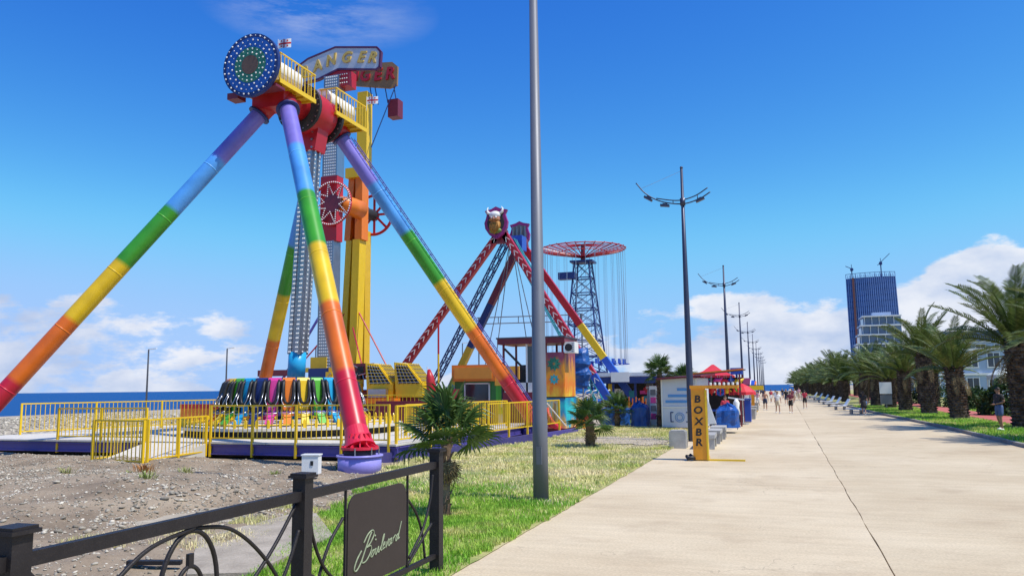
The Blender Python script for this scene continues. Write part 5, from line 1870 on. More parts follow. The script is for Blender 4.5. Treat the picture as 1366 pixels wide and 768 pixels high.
def tarp_pile(name, c, s, label, seed, m=M_TARP):
    """a lumpy cover draped over boxes"""
    mb = MB()
    n, k = 22, 9
    V = []
    for i in range(k + 1):
        t = i / k
        for j in range(n):
            a = 2 * math.pi * j / n
            sq = 1 / max(abs(math.cos(a)), abs(math.sin(a))) ** .7
            r = (1.0 if t < .72 else math.cos((t - .72) / .28 * math.pi / 2) ** .6) * sq
            r *= 1 + .10 * mnoise.noise(Vector((math.cos(a) * 2 + seed, math.sin(a) * 2, t * 2)))
            f = 1 + .06 * math.sin(a * 7 + seed) * (1 - t) + .10 * mnoise.noise(Vector((math.cos(a) * 5 + seed, math.sin(a) * 5, t * 4)))
            V.append((c[0] + s[0] * r * f * math.cos(a), c[1] + s[1] * r * f * math.sin(a), c[2] + s[2] * (t if t < .72 else .72 + (t - .72) * (1 + .9 * mnoise.noise(Vector((math.cos(a) * 1.5 + seed, math.sin(a) * 1.5, 5)))))))
    F = [(i * n + j, i * n + (j + 1) % n, (i + 1) * n + (j + 1) % n, (i + 1) * n + j) for i in range(k) for j in range(n)]
    F.append(tuple(k * n + j for j in range(n)))
    mb.add(V, F)
    return tag(mb.build(name, m, None, False), label, 'tarpaulin', 'blue tarpaulin covers')


tarp_pile('tarpaulin_cover', (-7.65, 44.3, 0), (.5, .5, 1.35), 'blue tarpaulin cover bundled beside the tall fan palm', 2)
tarp_pile('tarpaulin_cover', (-9.3, 46, 0), (.7, .6, 1.2), 'blue tarpaulin heap left of the bundled one behind the low palm', 5)
tarp_pile('tarpaulin_cover', (-10.2, 48, 0), (.5, .5, 1.0), 'small blue tarpaulin heap near the swing ship foot', 9)
tarp_pile('tarpaulin_cover', (-2.65, 39.4, .25), (.52, .7, 1.05), 'blue tarpaulin covered cart behind the concrete benches', 12)
for x, y, lb in ((-8.9, 49.5, 'orange barrier rack left of the blue bundles'), (-7.9, 48.5, 'orange barrier rack behind the blue bundle')):
    t = thing('barrier_rack', lb, 'barrier', (x, y, 0))
    for j in range(6):
        MB().bar((x - .6 + j * .22, y, .1), (x - .55 + j * .22, y, 1.5 + .1 * (j % 2)), .06, .06).build('barrier_bar', M_ORG, t)
    MB().bar((x - .7, y, .9), (x + .7, y, .9), .05, .05).build('barrier_rail', M_BLU, t)

# ---- white striped kiosk
M_KIOSK = mat('kiosk_pale_blue_white', (.60, .65, .74), .45, var=.06, dirt=.06)
kk = thing('striped_kiosk', 'pale kiosk with light blue stripes and a bracketed camera mark beside the promenade', 'kiosk', (-5.1, 43.2, 0), R(-10))
kk['_local'] = 1
part(MB().box((0, .3, 1.36), (1.9, 2.3, 2.55)), 'wall', M_KIOSK, kk)
part(MB().box((.1, .2, 2.72), (2.4, 2.9, .10), Euler((R(2), R(-3), 0))), 'roof', M_MAR, kk)
for z, x0 in ((2.05, -.1), (1.72, -.6), (1.42, -.75)):
    part(MB().box(((x0 + .93) / 2, -.86, z), (.93 - x0, .02, .14)), 'stripe', mat('kiosk_stripe_blue', (.10, .32, .70), .45), kk)
part(MB().box((0, -.865, 1.14), (1.94, .05, .06)), 'ledge', M_WHT, kk)
for s_ in (-1, 1):
    part(MB().box((s_ * .93, -.87, 1.36), (.08, .05, 2.5)), 'corner_trim', M_WHT, kk)
ic = MB()
for s_ in (-1, 1):
    ic.box((s_ * .48, -.866, .62), (.05, .02, .46)).box((s_ * .42, -.866, .86), (.16, .02, .05)).box((s_ * .42, -.866, .38), (.16, .02, .05))
part(ic, 'bracket_mark', M_DBLU, kk)
ic = MB()
for r in (.24, .15):
    ic.pipe([(r * math.cos(t), -.87, .60 + r * math.sin(t)) for t in np.linspace(0, 2 * math.pi, 25)], .018, 4)
part(ic, 'camera_mark', mat('kiosk_mark_blue', (.15, .35, .65), .5), kk)
ps = thing('poster_board', 'white board of small colour pictures left of the striped kiosk', 'poster board', (-6.9, 45, 0))
MB().box((-6.6, 45.2, 1.15), (1.3, .08, 2.2)).build('board', M_WHT, ps)
for j in range(12):
    MB().box((-7.05 + (j % 3) * .42, 45.15, .55 + (j // 3) * .45), (.30, .02, .32)).build('picture', [M_PINK, M_TEAL, M_ORG, M_GALV, M_RED, M_GRN][(j * 5) % 6], ps)
tb = thing('low_table', 'small dark folding table by the trunk of the tall fan palm', 'table', (-6.4, 43.3, 0))
MB().box((-6.2, 43.3, .62), (.9, .5, .05)).build('table_top', M_IRON, tb)
for x in (-6.55, -5.85):
    MB().bar((x, 43.3, 0), (x, 43.3, .6), .05, .05).build('leg', M_IRON, tb)
ss = thing('stone_pillar', 'grey stone pillar left of the tall fan palm', 'pillar', (-7.2, 45.5, 0))
MB().pipe([(-7.25, 45.5, 0), (-7.2, 45.5, 1.3), (-7.2, 45.5, 2.1)], [.36, .28, .2], 8).build('shaft', M_CONC, ss)
MB().box((-7.2, 45.5, 2.15), (.5, .5, .12)).build('cap', M_CONC, ss)

# ---- souvenir stall with red tent tops and hanging toys
so = thing('souvenir_stall', 'souvenir stall with brown sloping roof, orange edge and hanging inflatable toys', 'stall', (-3.3, 46.5, 0))
MB().add([(-4.75, 45.2, 2.80), (-2.1, 45.2, 3.02), (-2.1, 48.6, 3.1), (-4.75, 48.6, 2.9), (-4.75, 45.2, 2.88), (-2.1, 45.2, 3.10), (-2.1, 48.6, 3.18), (-4.75, 48.6, 2.98)],
         [(0, 3, 2, 1), (4, 5, 6, 7), (0, 1, 5, 4), (1, 2, 6, 5), (2, 3, 7, 6), (3, 0, 4, 7)]).build('roof', mat('brown_roof_board', (.10, .05, .04), .6, var=.2), so)
MB().bar((-4.8, 45.15, 2.9), (-2.05, 45.15, 3.12), .05, .07).build('roof_edge', M_ORG, so)
for x, y in ((-4.6, 45.4), (-2.3, 45.4), (-4.6, 48.4), (-2.3, 48.4)):
    MB().box((x, y, 1.4), (.09, .09, 2.9)).build('post', M_MAR, so)
MB().box((-3.45, 48.3, 1.4), (2.3, .06, 2.6)).build('rear_panel', M_DRK, so)
MB().box((-3.6, 46.2, .85), (1.8, 1.0, .10)).build('counter', M_BLU, so)
toyc = [M_RED, M_PINK, M_CRIM, M_BLU, M_YEL2, M_ORG, M_GRN, M_WHT, M_CYAN]
for j in range(18):
    x, y, z = -4.5 + (j % 7) * .35 + random.uniform(-.08, .08), 45.35 + random.random() * .8, 2.15 + random.uniform(-.25, .5)
    t = thing('inflatable_toy', '%s inflatable %s hanging under the souvenir stall roof' % (['red', 'magenta', 'crimson', 'deep blue', 'yellow', 'orange', 'green', 'white', 'cyan'][j % 9], ['swim ring', 'animal', 'fish'][(j + j // 9) % 3]), 'toy', (x, y, z), 0, 'inflatable toys on the souvenir stall')
    r = random.uniform(.12, .22)
    k = (j + j // 9) % 3
    mb = MB()
    if k == 0:
        mb.pipe([(x + r * math.cos(a), y, z + r * math.sin(a)) for a in np.linspace(0, 2 * math.pi, 17)], r * .42, 8)
        mb.ball((x, y - r * .3, z), r * .3, 8, 6)
    elif k == 1:
        mb.ball((x, y, z), r, 10, 7, (1, .8, 1.1))
        mb.ball((x, y, z + r * 1.25), r * .55, 8, 6)
        for s_ in (-1, 1):
            mb.pipe([(x + s_ * r * .7, y, z + .3 * r), (x + s_ * r * 1.5, y, z - r * .4)], [r * .32, r * .2], 6)
    else:
        mb.pipe([(x - r * 1.4, y, z - r * .3), (x - r * .5, y, z + r * .2), (x + r * .6, y, z + r * .1), (x + r * 1.5, y, z + r * .8)], [r * .2, r * .6, r * .55, r * .12], 8)
    mb.build('body', toyc[j % 9], t, True)
    MB().tube((x, y, z + r), (x, y, 2.85), .008, n=4).build('string', M_WHT, t)


def pyramid_tent(name, c, s, zt, zb, m, label, cat='tent'):
    t = thing(name, label, cat, (c[0], c[1], 0))
    V = []
    for i, (k, z) in enumerate(((1, zb - .25), (1, zb), (.45, zb + (zt - zb) * .42), (.05, zt))):
        for a, b in ((-1, -1), (1, -1), (1, 1), (-1, 1)):
            V.append((c[0] + a * s[0] * k, c[1] + b * s[1] * k, z))
    F = []
    for i in range(3):
        for k in range(4):
            F.append((i * 4 + k, i * 4 + (k + 1) % 4, (i + 1) * 4 + (k + 1) % 4, (i + 1) * 4 + k))
    F.append((12, 13, 14, 15))
    MB().add(V, F).build('canopy', m, t)
    for a, b in ((-1, -1), (1, -1), (1, 1), (-1, 1)):
        MB().tube((c[0] + a * s[0] * .97, c[1] + b * s[1] * .97, 0), (c[0] + a * s[0] * .97, c[1] + b * s[1] * .97, zb), .04, n=6).build('tent_pole', M_WHT, t)
    return t


M_REDT = mat('red_tent_fabric', (.66, .025, .045), .6, var=.15)
pyramid_tent('market_tent', (-4.2, 51.5), (1.25, 1.25), 3.55, 2.85, M_REDT, 'red pyramid tent rising behind the souvenir stall roof')
MB_ = MB().box((-2.75, 51, 3.1), (.7, .7, .4))
tag(MB_.box((-2.75, 51, 1.4), (.12, .12, 3.0)).build('blue_box_sign', M_BLU), 'blue box sign on a post behind the souvenir stall', 'sign')


def parasol(x, y, r, zt, m, label):
    t = thing('parasol', label, 'parasol', (x, y, 0))
    mb = MB()
    n = 10
    V = [(x, y, zt)]
    for k, z in ((.5, zt - .18), (1, zt - .5), (1.0, zt - .68)):
        for j in range(n):
            a = 2 * math.pi * j / n
            V.append((x + r * k * math.cos(a), y + r * k * math.sin(a), z + (.04 if j % 2 and z < zt - .6 else 0)))
    F = [(0, 1 + j, 1 + (j + 1) % n) for j in range(n)]
    for i in range(2):
        F += [(1 + i * n + j, 1 + (i + 1) * n + j, 1 + (i + 1) * n + (j + 1) % n, 1 + i * n + (j + 1) % n) for j in range(n)]
    mb.add(V, F).build('canopy', m, t)
    MB().tube((x, y, 0), (x, y, zt), .03, n=6).build('pole', M_WHT, t)
    MB().tube((x, y, 0), (x, y, .1), .3, n=12).build('base', M_CONC, t)


parasol(-2.3, 47.6, .75, 2.35, M_REDT, 'red parasol at the right end of the souvenir stall')
mn = thing('dress_mannequin', 'small stand with a white and red garment beside the souvenir stall', 'mannequin', (-2.35, 42.2, 0))
MB().tube((-2.35, 42.2, 0), (-2.35, 42.2, 1.1), .02, n=6).build('stand', M_IRON, mn)
MB().pipe([(-2.35, 42.2, .75), (-2.35, 42.2, 1.1), (-2.35, 42.2, 1.35), (-2.35, 42.2, 1.55)], [.20, .13, .17, .06], 10).build('garment', M_WHT, mn, True)
MB().bar((-2.75, 42.2, 1.62), (-1.95, 42.2, 1.5), .07, .07).build('arms', M_WHT, mn)
wr = thing('white_rack', 'leaning white display rack behind the boxing machine', 'rack', (-3.6, 37.5, 0))
MB().prism([(-4.1, .5), (-3.0, .5), (-3.45, 1.95), (-4.1, 2.05)], 37.4, 37.5).build('board', M_WHT, wr)
MB().box((-3.65, 37.34, 1.05), (.5, .08, .5)).build('goods', M_GALV, wr)
MB().bar((-4.0, 37.6, 0), (-3.9, 37.5, .6), .05, .05).bar((-3.1, 37.6, 0), (-3.1, 37.5, .6), .05, .05).build('legs', M_IRON, wr)
for x, y, w, h, lb in ((-2.35, 50.5, .75, 1.3, 'blue cabinet beyond the souvenir stall on the promenade edge'),):
    t = thing('blue_cabinet', lb, 'cabinet', (x, y, 0))
    MB().box((x, y, h / 2 + .05), (w, w, h)).build('body', M_BLU, t)
    MB().box((x, y, h + .1), (w + .08, w + .08, .06)).build('lid', M_BLU, t)

# ---- yellow boxing machine
bx = thing('boxing_machine', 'yellow boxing machine with black letters, overhead arm and floor bar on the promenade', 'arcade machine', (-2.5, 24.75, 0))
M_BXY = mat('boxer_yellow', (.80, .32, .012), .42, var=.10, dirt=.12)
MB().box((-2.50, 24.85, 1.10), (.40, .34, 2.12)).build('column', M_BXY, bx)
MB().box((-2.27, 24.80, 1.08), (.05, .28, 2.08)).build('side_trim', M_YEL2, bx)
MB().box((-2.02, 24.85, 2.20), (1.42, .40, .10)).build('overhead_arm', M_BXY, bx)
MB().box((-1.95, 24.80, .025), (1.5, .10, .05)).build('floor_bar', M_YEL2, bx)
MB().box((-2.50, 25.15, .05), (.45, .6, .08)).build('floor_plate', M_BXY, bx)
mb = MB()
for j in range(7):
    mb.tube((-2.1 + j * .13, 24.65, 2.26), (-2.1 + j * .13, 24.64, 2.33), .035, n=8)
mb.build('arm_bulbs', M_BULB, bx)
for j in range(7):
    MB().tube((-2.1 + j * .13, 24.9, 2.16), (-2.1 + j * .13, 24.9, 1.95), .018, n=5).build('hook', M_RED, bx)
for ch, z in (('B', 1.83), ('O', 1.50), ('X', 1.16), ('B', .84), ('R', .54)):
    me = text_mesh(ch, .30, .006, STAND, (-2.505 + random.uniform(-.02, .02), 24.675, z), .1, 1.1)
    me.materials.append(M_BLK)
    link('letter', me, bx)
MB().pipe([(-2.78, 24.75, .08), (-2.9, 24.7, .12), (-2.86, 24.62, .07), (-2.72, 24.6, .1), (-2.66, 24.7, .05), (-2.82, 24.78, .16)], .06, 7).build('cable_bundle', M_BLK, bx, True)


def bench(x, y, rz, label, grp='concrete benches along the promenade'):
    t = thing('concrete_bench', label, 'bench', (x, y, 0), rz, grp)
    t['_local'] = 1
    part(MB().box((0, 0, .44), (.62, 1.75, .14)), 'seat', M_CONC, t)
    for s_ in (-1, 1):
        part(MB().box((0, s_ * .72, .185), (.58, .24, .37)), 'support', M_CONC, t)


bench(-2.75, 29.9, R(2), 'nearest grey concrete bench just behind the boxing machine')
bench(-2.75, 32.6, R(1), 'second grey concrete bench behind the boxing machine')
bench(-2.75, 35.3, R(2), 'third grey concrete bench before the blue covered cart')
pp = thing('concrete_planter', 'square grey concrete planter block left of the boxing machine', 'planter', (-3.75, 29.6, 0))
MB().box((-3.75, 29.6, .30), (.6, .6, .6)).build('block', M_CONC, pp)
MB().box((-3.75, 29.6, .62), (.5, .5, .05)).build('stone_top', M_CONC, pp)
for x, y, s_, lb in ((-2.55, 55.5, 1, 'low concrete block bench beyond the blue cabinet'), (-2.7, 62, 1, 'low concrete block bench before the yellow kiosk stand'), (-2.9, 74, 1, 'pale concrete block bench beyond the yellow stand')):
    t = thing('concrete_block', lb, 'bench', (x, y, 0), 0, 'concrete block benches')
    MB().box((x, y, .32), (1.3, 1.3, .62)).build('block', M_CONC, t)
    MB().box((x, y, .66), (1.4, 1.4, .06)).build('seat_slab', M_CONC, t)
ys_ = thing('yellow_stand', 'yellow stand with flat yellow canopy among the people on the left', 'stand', (-2.5, 70, 0))
MB().box((-2.2, 70, 2.0), (1.1, .9, .38)).build('canopy', M_YEL2, ys_)
MB().box((-2.55, 70.2, .9), (.26, .3, 1.8)).build('post', M_BXY, ys_)
MB().box((-2.55, 70.0, .05), (.7, .7, .1)).build('base', M_YEL, ys_)
for x, y, m, lb in ((-4.6, 78, M_MAR, 'dark red awning stall far along the left of the promenade'), (-5.2, 96, M_WHT, 'white awning stall far along the left of the promenade'),
                    (-5.6, 120, M_BLU, 'blue awning stall far along the left of the promenade'), (-6.3, 150, M_ORG, 'orange awning stall far along the left of the promenade')):
    t = thing('awning_stall', lb, 'stall', (x, y, 0), 0, 'far stalls on the left side')
    MB().add([(x - 1.6, y - 1.2, 2.3), (x + 1.6, y - 1.2, 2.3), (x + 1.6, y + 1, 2.9), (x - 1.6, y + 1, 2.9), (x - 1.6, y - 1.2, 2.2), (x + 1.6, y - 1.2, 2.2), (x + 1.6, y + 1, 2.8), (x - 1.6, y + 1, 2.8)],
             [(0, 1, 2, 3), (4, 7, 6, 5), (0, 4, 5, 1), (1, 5, 6, 2), (3, 2, 6, 7), (0, 3, 7, 4)]).build('awning', m, t)
    MB().box((x, y + .4, .55), (2.8, 1, 1.1)).build('counter', M_WHT, t)
    for s_ in (-1, 1):
        MB().box((x + s_ * 1.5, y - 1.1, 1.1), (.08, .08, 2.2)).build('post', M_GALV, t)
    for j in range(6):
        MB().box((x - 1.2 + j * .48, y, 1.3 + .1 * (j % 2)), (.35, .4, .4)).build('goods', gcol[(j * 4) % 9], t)

# ================================================================== PLANTS
def fan_leaf_mesh(seed, m, petiole=.5, rad=.58, nseg=30, droop=.30):
    rnd = random.Random(seed)
    mb = MB()
    P = [Vector((0, 0, 0)), Vector((petiole * .5, 0, .03)), Vector((petiole, 0, .02))]
    mb.pipe(P, [.016, .012, .008], 5)
    c = P[-1]
    for i in range(nseg):
        a = R(-128 + 256 * i / (nseg - 1)) + rnd.uniform(-.03, .03)
        L = rad * (1 - .25 * abs(a) / 2.3) * rnd.uniform(.85, 1.08)
        d = Vector((math.cos(a), math.sin(a), 0))
        s = Vector((-math.sin(a), math.cos(a), 0))
        w = L * .048
        up = .06 * math.cos(a)
        m1 = c + d * L * .55 + Vector((0, 0, up - droop * .12 * L))
        m2 = c + d * L * .82 + Vector((0, 0, up - droop * .45 * L * rnd.uniform(.6, 1.4)))
        tip = c + d * L * .98 + Vector((0, 0, up - droop * 1.1 * L * rnd.uniform(.5, 1.6)))
        fold = Vector((0, 0, w * .8))
        o = len(mb.v)
        mb.add([c, m1 - s * w, m1 - fold, m1 + s * w, m2 - s * w * .7, m2 - fold * .6, m2 + s * w * .7, tip],
               [(0, 1, 2), (0, 2, 3), (1, 4, 5, 2), (2, 5, 6, 3), (4, 7, 5), (5, 7, 6)])
    return mb.mesh('frond', m)


FAN = [fan_leaf_mesh(k, M_FANLEAF, .52, .62, 26, .10 + .12 * k) for k in range(3)]
FAN_DRY = fan_leaf_mesh(9, M_DRYLEAF, .4, .5, 20, 1.0)


def fan_palm(x, y, h, s, n, label, tr=.10, lean=(0, 0), elmin=-35, dry=5):
    t = thing('fan_palm', label, 'palm tree', (x, y, 0))
    t['_local'] = 1
    rnd = random.Random(int(x * 100 + y))
    mb = MB().pipe([(0, 0, -.05), (lean[0] * .3, lean[1] * .3, h * .4), (lean[0], lean[1], h)], [tr * 1.15, tr, tr * .9], 12)
    for i in range(int(h / .05)):
        z = i * .05
        f_ = z / h
        a = i * 2.4
        c = Vector((lean[0] * f_, lean[1] * f_, z))
        u = Vector((math.cos(a), math.sin(a), 0))
        mb.bar(c + u * tr * .85, c + u * tr * 1.35 + Vector((0, 0, .09)), .07, .02)
    part(mb, 'trunk', M_BARK, t)
    top = Vector((lean[0], lean[1], h))
    for i in range(n):
        az = i * 2.399 + rnd.uniform(-.2, .2)
        el = R(82 - (82 - elmin) * (i + .5) / n + rnd.uniform(-8, 8))
        T = Matrix.Translation(top - Vector((0, 0, .12 * i / n))) @ Matrix.Rotation(az, 4, 'Z') @ Matrix.Rotation(-el, 4, 'Y') @ Matrix.Rotation(rnd.uniform(-.5, .5), 4, 'X') @ Matrix.Scale(s * rnd.uniform(.82, 1.1), 4)
        link('frond', FAN[i % 3], t, T)
    for i in range(dry):
        az = i * 1.4 + rnd.random()
        T = Matrix.Translation(top - Vector((0, 0, .2))) @ Matrix.Rotation(az, 4, 'Z') @ Matrix.Rotation(R(55 + rnd.uniform(0, 20)), 4, 'Y') @ Matrix.Scale(s * .75, 4)
        o = link('frond', FAN_DRY, t, T)
    return t


fan_palm(-5.75, 13.0, 1.36, .96, 18, 'bushy fan palm growing right behind the railing', .10, (.06, 0), -10, 4)
fan_palm(-7.0, 29.4, .95, .98, 17, 'short fan palm on the lawn left of the gravel patch', .17, (0, 0), -22, 3)
fan_palm(-6.5, 43.7, 3.0, .95, 18, 'tall fan palm with thin trunk beside the striped kiosk', .15, (.08, 0), -25, 3)
fan_palm(-8.9, 44.0, 1.0, .95, 17, 'dark low fan palm in front of the blue tarpaulin heap', .14, (0, 0), -20, 2)
fan_palm(-6.1, 52.0, 2.5, 1.1, 22, 'fan palm half hidden behind the tall one', .15, (0, 0), -25, 2)


def date_frond_mesh(seed, L, bend, m, pairs=38):
    rnd = random.Random(seed)
    mb = MB()
    pts, tan = [], []
    n = 14
    p = Vector((0, 0, 0))
    for i in range(n + 1):
        t = i / n
        a = -R(bend) * (t ** 1.5)
        d = Vector((math.cos(a), 0, math.sin(a)))
        pts.append(p.copy())
        tan.append(d)
        p = p + d * (L / n)
    mb.pipe(pts, [.055 * (1 - .9 * i / n) + .006 for i in range(n + 1)], 4)
    for i in range(pairs):
        t = .10 + .90 * i / pairs
        k = min(n - 1, int(t * n))
        f = t * n - k
        c = pts[k].lerp(pts[k + 1], f)
        d = tan[k]
        nn = Vector((-d.z, 0, d.x))
        ll = L * .17 * (math.sin(math.pi * (t * .82 + .12)) ** .7) * rnd.uniform(.85, 1.1)
        for s in (-1, 1):
            o = (d * .62 + Vector((0, s, 0)) * .80 + nn * (.30 + rnd.uniform(-.12, .12))).normalized()
            tip = c + o * ll - Vector((0, 0, ll * .22))
            mid = c + o * ll * .5
            w = d * .042 * (L / 4)
            mb.add([c - w * .6, c + w * .6, mid + w, tip, mid - w], [(0, 1, 2, 4), (4, 2, 3)])
    return mb.mesh('frond', m)


DF = [date_frond_mesh(1, 4.1, 48, M_FROND), date_frond_mesh(2, 3.9, 66, M_FROND), date_frond_mesh(3, 4.2, 32, M_FROND)]
DFD = date_frond_mesh(4, 3.0, 60, M_DRYLEAF, 26)


M_DATEBARK = two_tone('date_palm_bark', (.035, .026, .021), (.085, .062, .048), (.20, .155, .12), 3.5, .3, .72, .95, .6, 30, island=.45)


def date_trunk_mesh(h, r, seed):
    rnd = random.Random(seed)
    mb = MB().pipe([(0, 0, -.1), (0, 0, .25), (0, 0, h * .5), (0, 0, h)], [r * 1.08, r * .95, r * .88, r * .95], 16)
    i = 0
    z = .12
    while z < h + .25:
        nn = 13
        for j in range(nn):
            a = 2 * math.pi * (j + .5 * (i % 2)) / nn + rnd.uniform(-.05, .05)
            u = Vector((math.cos(a), math.sin(a), 0))
            c = u * r * .86 + Vector((0, 0, z))
            q = u * (r * rnd.uniform(1.0, 1.16)) + Vector((0, 0, z + .13))
            s = Vector((-u.y, u.x, 0)) * r * .19
            mb.add([c - s, c + s, q + s * .8, q - s * .8, c - s * .6 + Vector((0, 0, .16)), c + s * .6 + Vector((0, 0, .16))], [(0, 1, 2, 3), (3, 2, 5, 4), (1, 5, 2), (0, 3, 4)])
        z += .17
        i += 1
    return mb.mesh('trunk', M_DATEBARK)


def date_palm(x, y, h, r, s, n, label, seed, up=0):
    t = thing('date_palm', label, 'palm tree', (x, y, .05), 0, 'date palms in a row on the verge')
    t['_local'] = 1
    rnd = random.Random(seed)
    t.matrix_basis = t.matrix_basis @ Matrix.Rotation(R(rnd.uniform(-3, 3)), 4, 'X') @ Matrix.Rotation(R(rnd.uniform(-3, 3)), 4, 'Y')
    link('trunk', date_trunk_mesh(h, r, seed), t, LOCAL)
    for i in range(n):
        az = i * 2.399 + rnd.uniform(-.15, .15)
        f = (i + .5) / n
        el = R(89 - 72 * f ** .95 + rnd.uniform(-7, 7) + up)
        T = Matrix.Translation((.22 * math.cos(az), .22 * math.sin(az), h + .25 - .25 * f)) @ Matrix.Rotation(az, 4, 'Z') @ Matrix.Rotation(-el, 4, 'Y') @ Matrix.Rotation(rnd.uniform(-.35, .35), 4, 'X') @ Matrix.Scale(s * rnd.uniform(.85, 1.08), 4)
        link('frond', DF[i % 3], t, T)
    for i in range(5):
        az = i * 1.25 + rnd.random()
        T = Matrix.Translation((0, 0, h)) @ Matrix.Rotation(az, 4, 'Z') @ Matrix.Rotation(R(25 + 20 * rnd.random()), 4, 'Y') @ Matrix.Scale(s * .75, 4)
        link('frond', DFD, t, T)
    return t


NEARP = [(10.85, 44.1, 3.85, .58, 1.04, 30, 'large date palm at the right edge with the standing man beside it'),
         (9.95, 54.3, 2.85, .55, .84, 26, 'second date palm from the right, with a short trunk'),
         (9.65, 63.0, 4.0, .54, .94, 28, 'third date palm from the right, taller than its neighbours'),
         (9.0, 69.6, 3.0, .52, .80, 24, 'fourth date palm from the right, behind the taller one'),
         (8.9, 78.0, 2.4, .52, .80, 26, 'fifth date palm from the right, low crown above the grey info box'),
         (8.6, 87.0, 3.0, .52, .85, 26, 'sixth date palm from the right along the verge'),
         (8.3, 96.0, 3.2, .52, .85, 26, 'seventh date palm from the right along the verge'),
         (11.7, 35.0, 3.2, .58, .95, 30, 'date palm mostly beyond the right edge, only its frond tips in view')]
for i, a in enumerate(NEARP):
    date_palm(*a, seed=30 + i)
# farther palms: crown joined into one mesh, shared
cm_ = MB()
rnd = random.Random(5)
for i in range(30):
    az = i * 2.399
    f = (i + .5) / 30
    T = Matrix.Translation((0, 0, 3.1 - .25 * f)) @ Matrix.Rotation(az, 4, 'Z') @ Matrix.Rotation(-R(88 - 78 * f), 4, 'Y') @ Matrix.Rotation(rnd.uniform(-.35, .35), 4, 'X')
    me = DF[i % 3]
    cm_.add([T @ v.co for v in me.vertices], [tuple(p.vertices) for p in me.polygons])
crown_me = cm_.mesh('crown', M_FROND)
trunk_far = date_trunk_mesh(2.9, .52, 3)
rnd = random.Random(8)
k = 0
spots = [(kerb_x(y) + 2.0, y) for y in np.arange(105, 300, 8.2)] + [(kerb_x(y) + 7.8 + rnd.uniform(-.6, .6), y) for y in np.arange(84, 300, 9.0)]
for x, y in spots:
    row = 'kerbside' if k < 24 else 'inner'
    t = thing('date_palm', 'distant date palm in the dense %s row of the avenue on the right' % row, 'palm tree', (x + rnd.uniform(-.4, .4), y, .05), rnd.uniform(0, 6.28), 'far date palms of the avenue', rnd.uniform(.74, 1.06))
    t['_local'] = 1
    link('trunk', trunk_far, t, LOCAL)
    link('crown', crown_me, t, LOCAL)
    k += 1


def bush(x, y, z, rx, ry, rz, n, label, seed, cat='bush', leaf=.16, m=M_BUSH, grp=None, name='bush'):
    t = thing(name, label, cat, (x, y, z), 0, grp)
    rs = np.random.default_rng(seed)
    d = rs.normal(size=(n, 3))
    d /= np.linalg.norm(d, axis=1)[:, None]
    d[:, 2] = np.abs(d[:, 2]) * 1.0 - .12
    rr = rs.uniform(.55, 1.0, n) ** .6
    lump = np.array([1 + .30 * mnoise.noise(Vector(v) * 2.1 + Vector((seed, 0, 0))) for v in d])
    P = d * (rr * lump)[:, None] * np.array([rx, ry, rz]) + np.array([x, y, z])
    a = rs.normal(size=(n, 3))
    a /= np.linalg.norm(a, axis=1)[:, None]
    b = np.cross(a, rs.normal(size=(n, 3)))
    b /= np.linalg.norm(b, axis=1)[:, None]
    L = leaf * rs.uniform(.6, 1.3, n)[:, None]
    V = np.stack([P - a * L, P + b * L * .5, P + a * L, P - b * L * .5], 1).reshape(-1, 3)
    F = np.arange(n * 4).reshape(-1, 4)
    link('foliage', np_mesh('foliage', V, F, m), t).matrix_parent_inverse = t.matrix_basis.inverted()
    mb = MB()
    for j in range(5):
        aa = j * 1.26
        mb.pipe([(x, y, z - .05), (x + .3 * rx * math.cos(aa), y + .3 * ry * math.sin(aa), z + rz * .6)], [.05, .02], 5)
    mb.build('stems', M_BARK, t)


bush(13.9, 60.5, .1, 1.9, 1.8, 2.9, 2600, 'large dark green round bush between the second and the right edge palm', 3)
bush(15.0, 57.5, .1, 1.5, 1.3, 1.5, 1500, 'lower bright bush at the foot of the large dark bush', 4)
bush(16.0, 54.5, .1, 1.7, 1.3, 1.4, 1500, 'low bush behind the standing man', 6)
bush(14.6, 72.0, .1, 1.8, 1.5, 1.9, 1500, 'light green bush behind the second palm', 7)
bush(15.5, 80, .1, 2.4, 1.8, 2.0, 1500, 'green bush behind the third palm beyond the track', 8)
bush(15.0, 95, .1, 3, 2.5, 2.4, 1500, 'dark hedge mass behind the fifth palm', 9)
bush(18.5, 50.5, .1, 2.2, 1.6, 1.7, 1500, 'hedge at the right edge behind the largest palm', 10)
for i, (x, y, r_) in enumerate(((-6.4, 84, 2.2), (-7.2, 104, 2.6), (-8.2, 130, 3.0), (-9.5, 165, 3.5), (-11, 210, 4.0))):
    bush(x, y, .4, r_ * .8, r_, r_ * .95, 1400, ['green shrubby tree behind the yellow stand', 'second green tree clump behind the far stalls', 'third green tree clump behind the far stalls', 'fourth distant tree clump left of the promenade', 'farthest tree clump left of the promenade'][i], 20 + i, 'tree', .22, M_BUSH, 'tree clumps behind the far stalls', 'small_tree')
bush(-8.0, 47.0, .0, 1.4, .8, .8, 900, 'low green weeds at the foot of the blue bundles', 41)

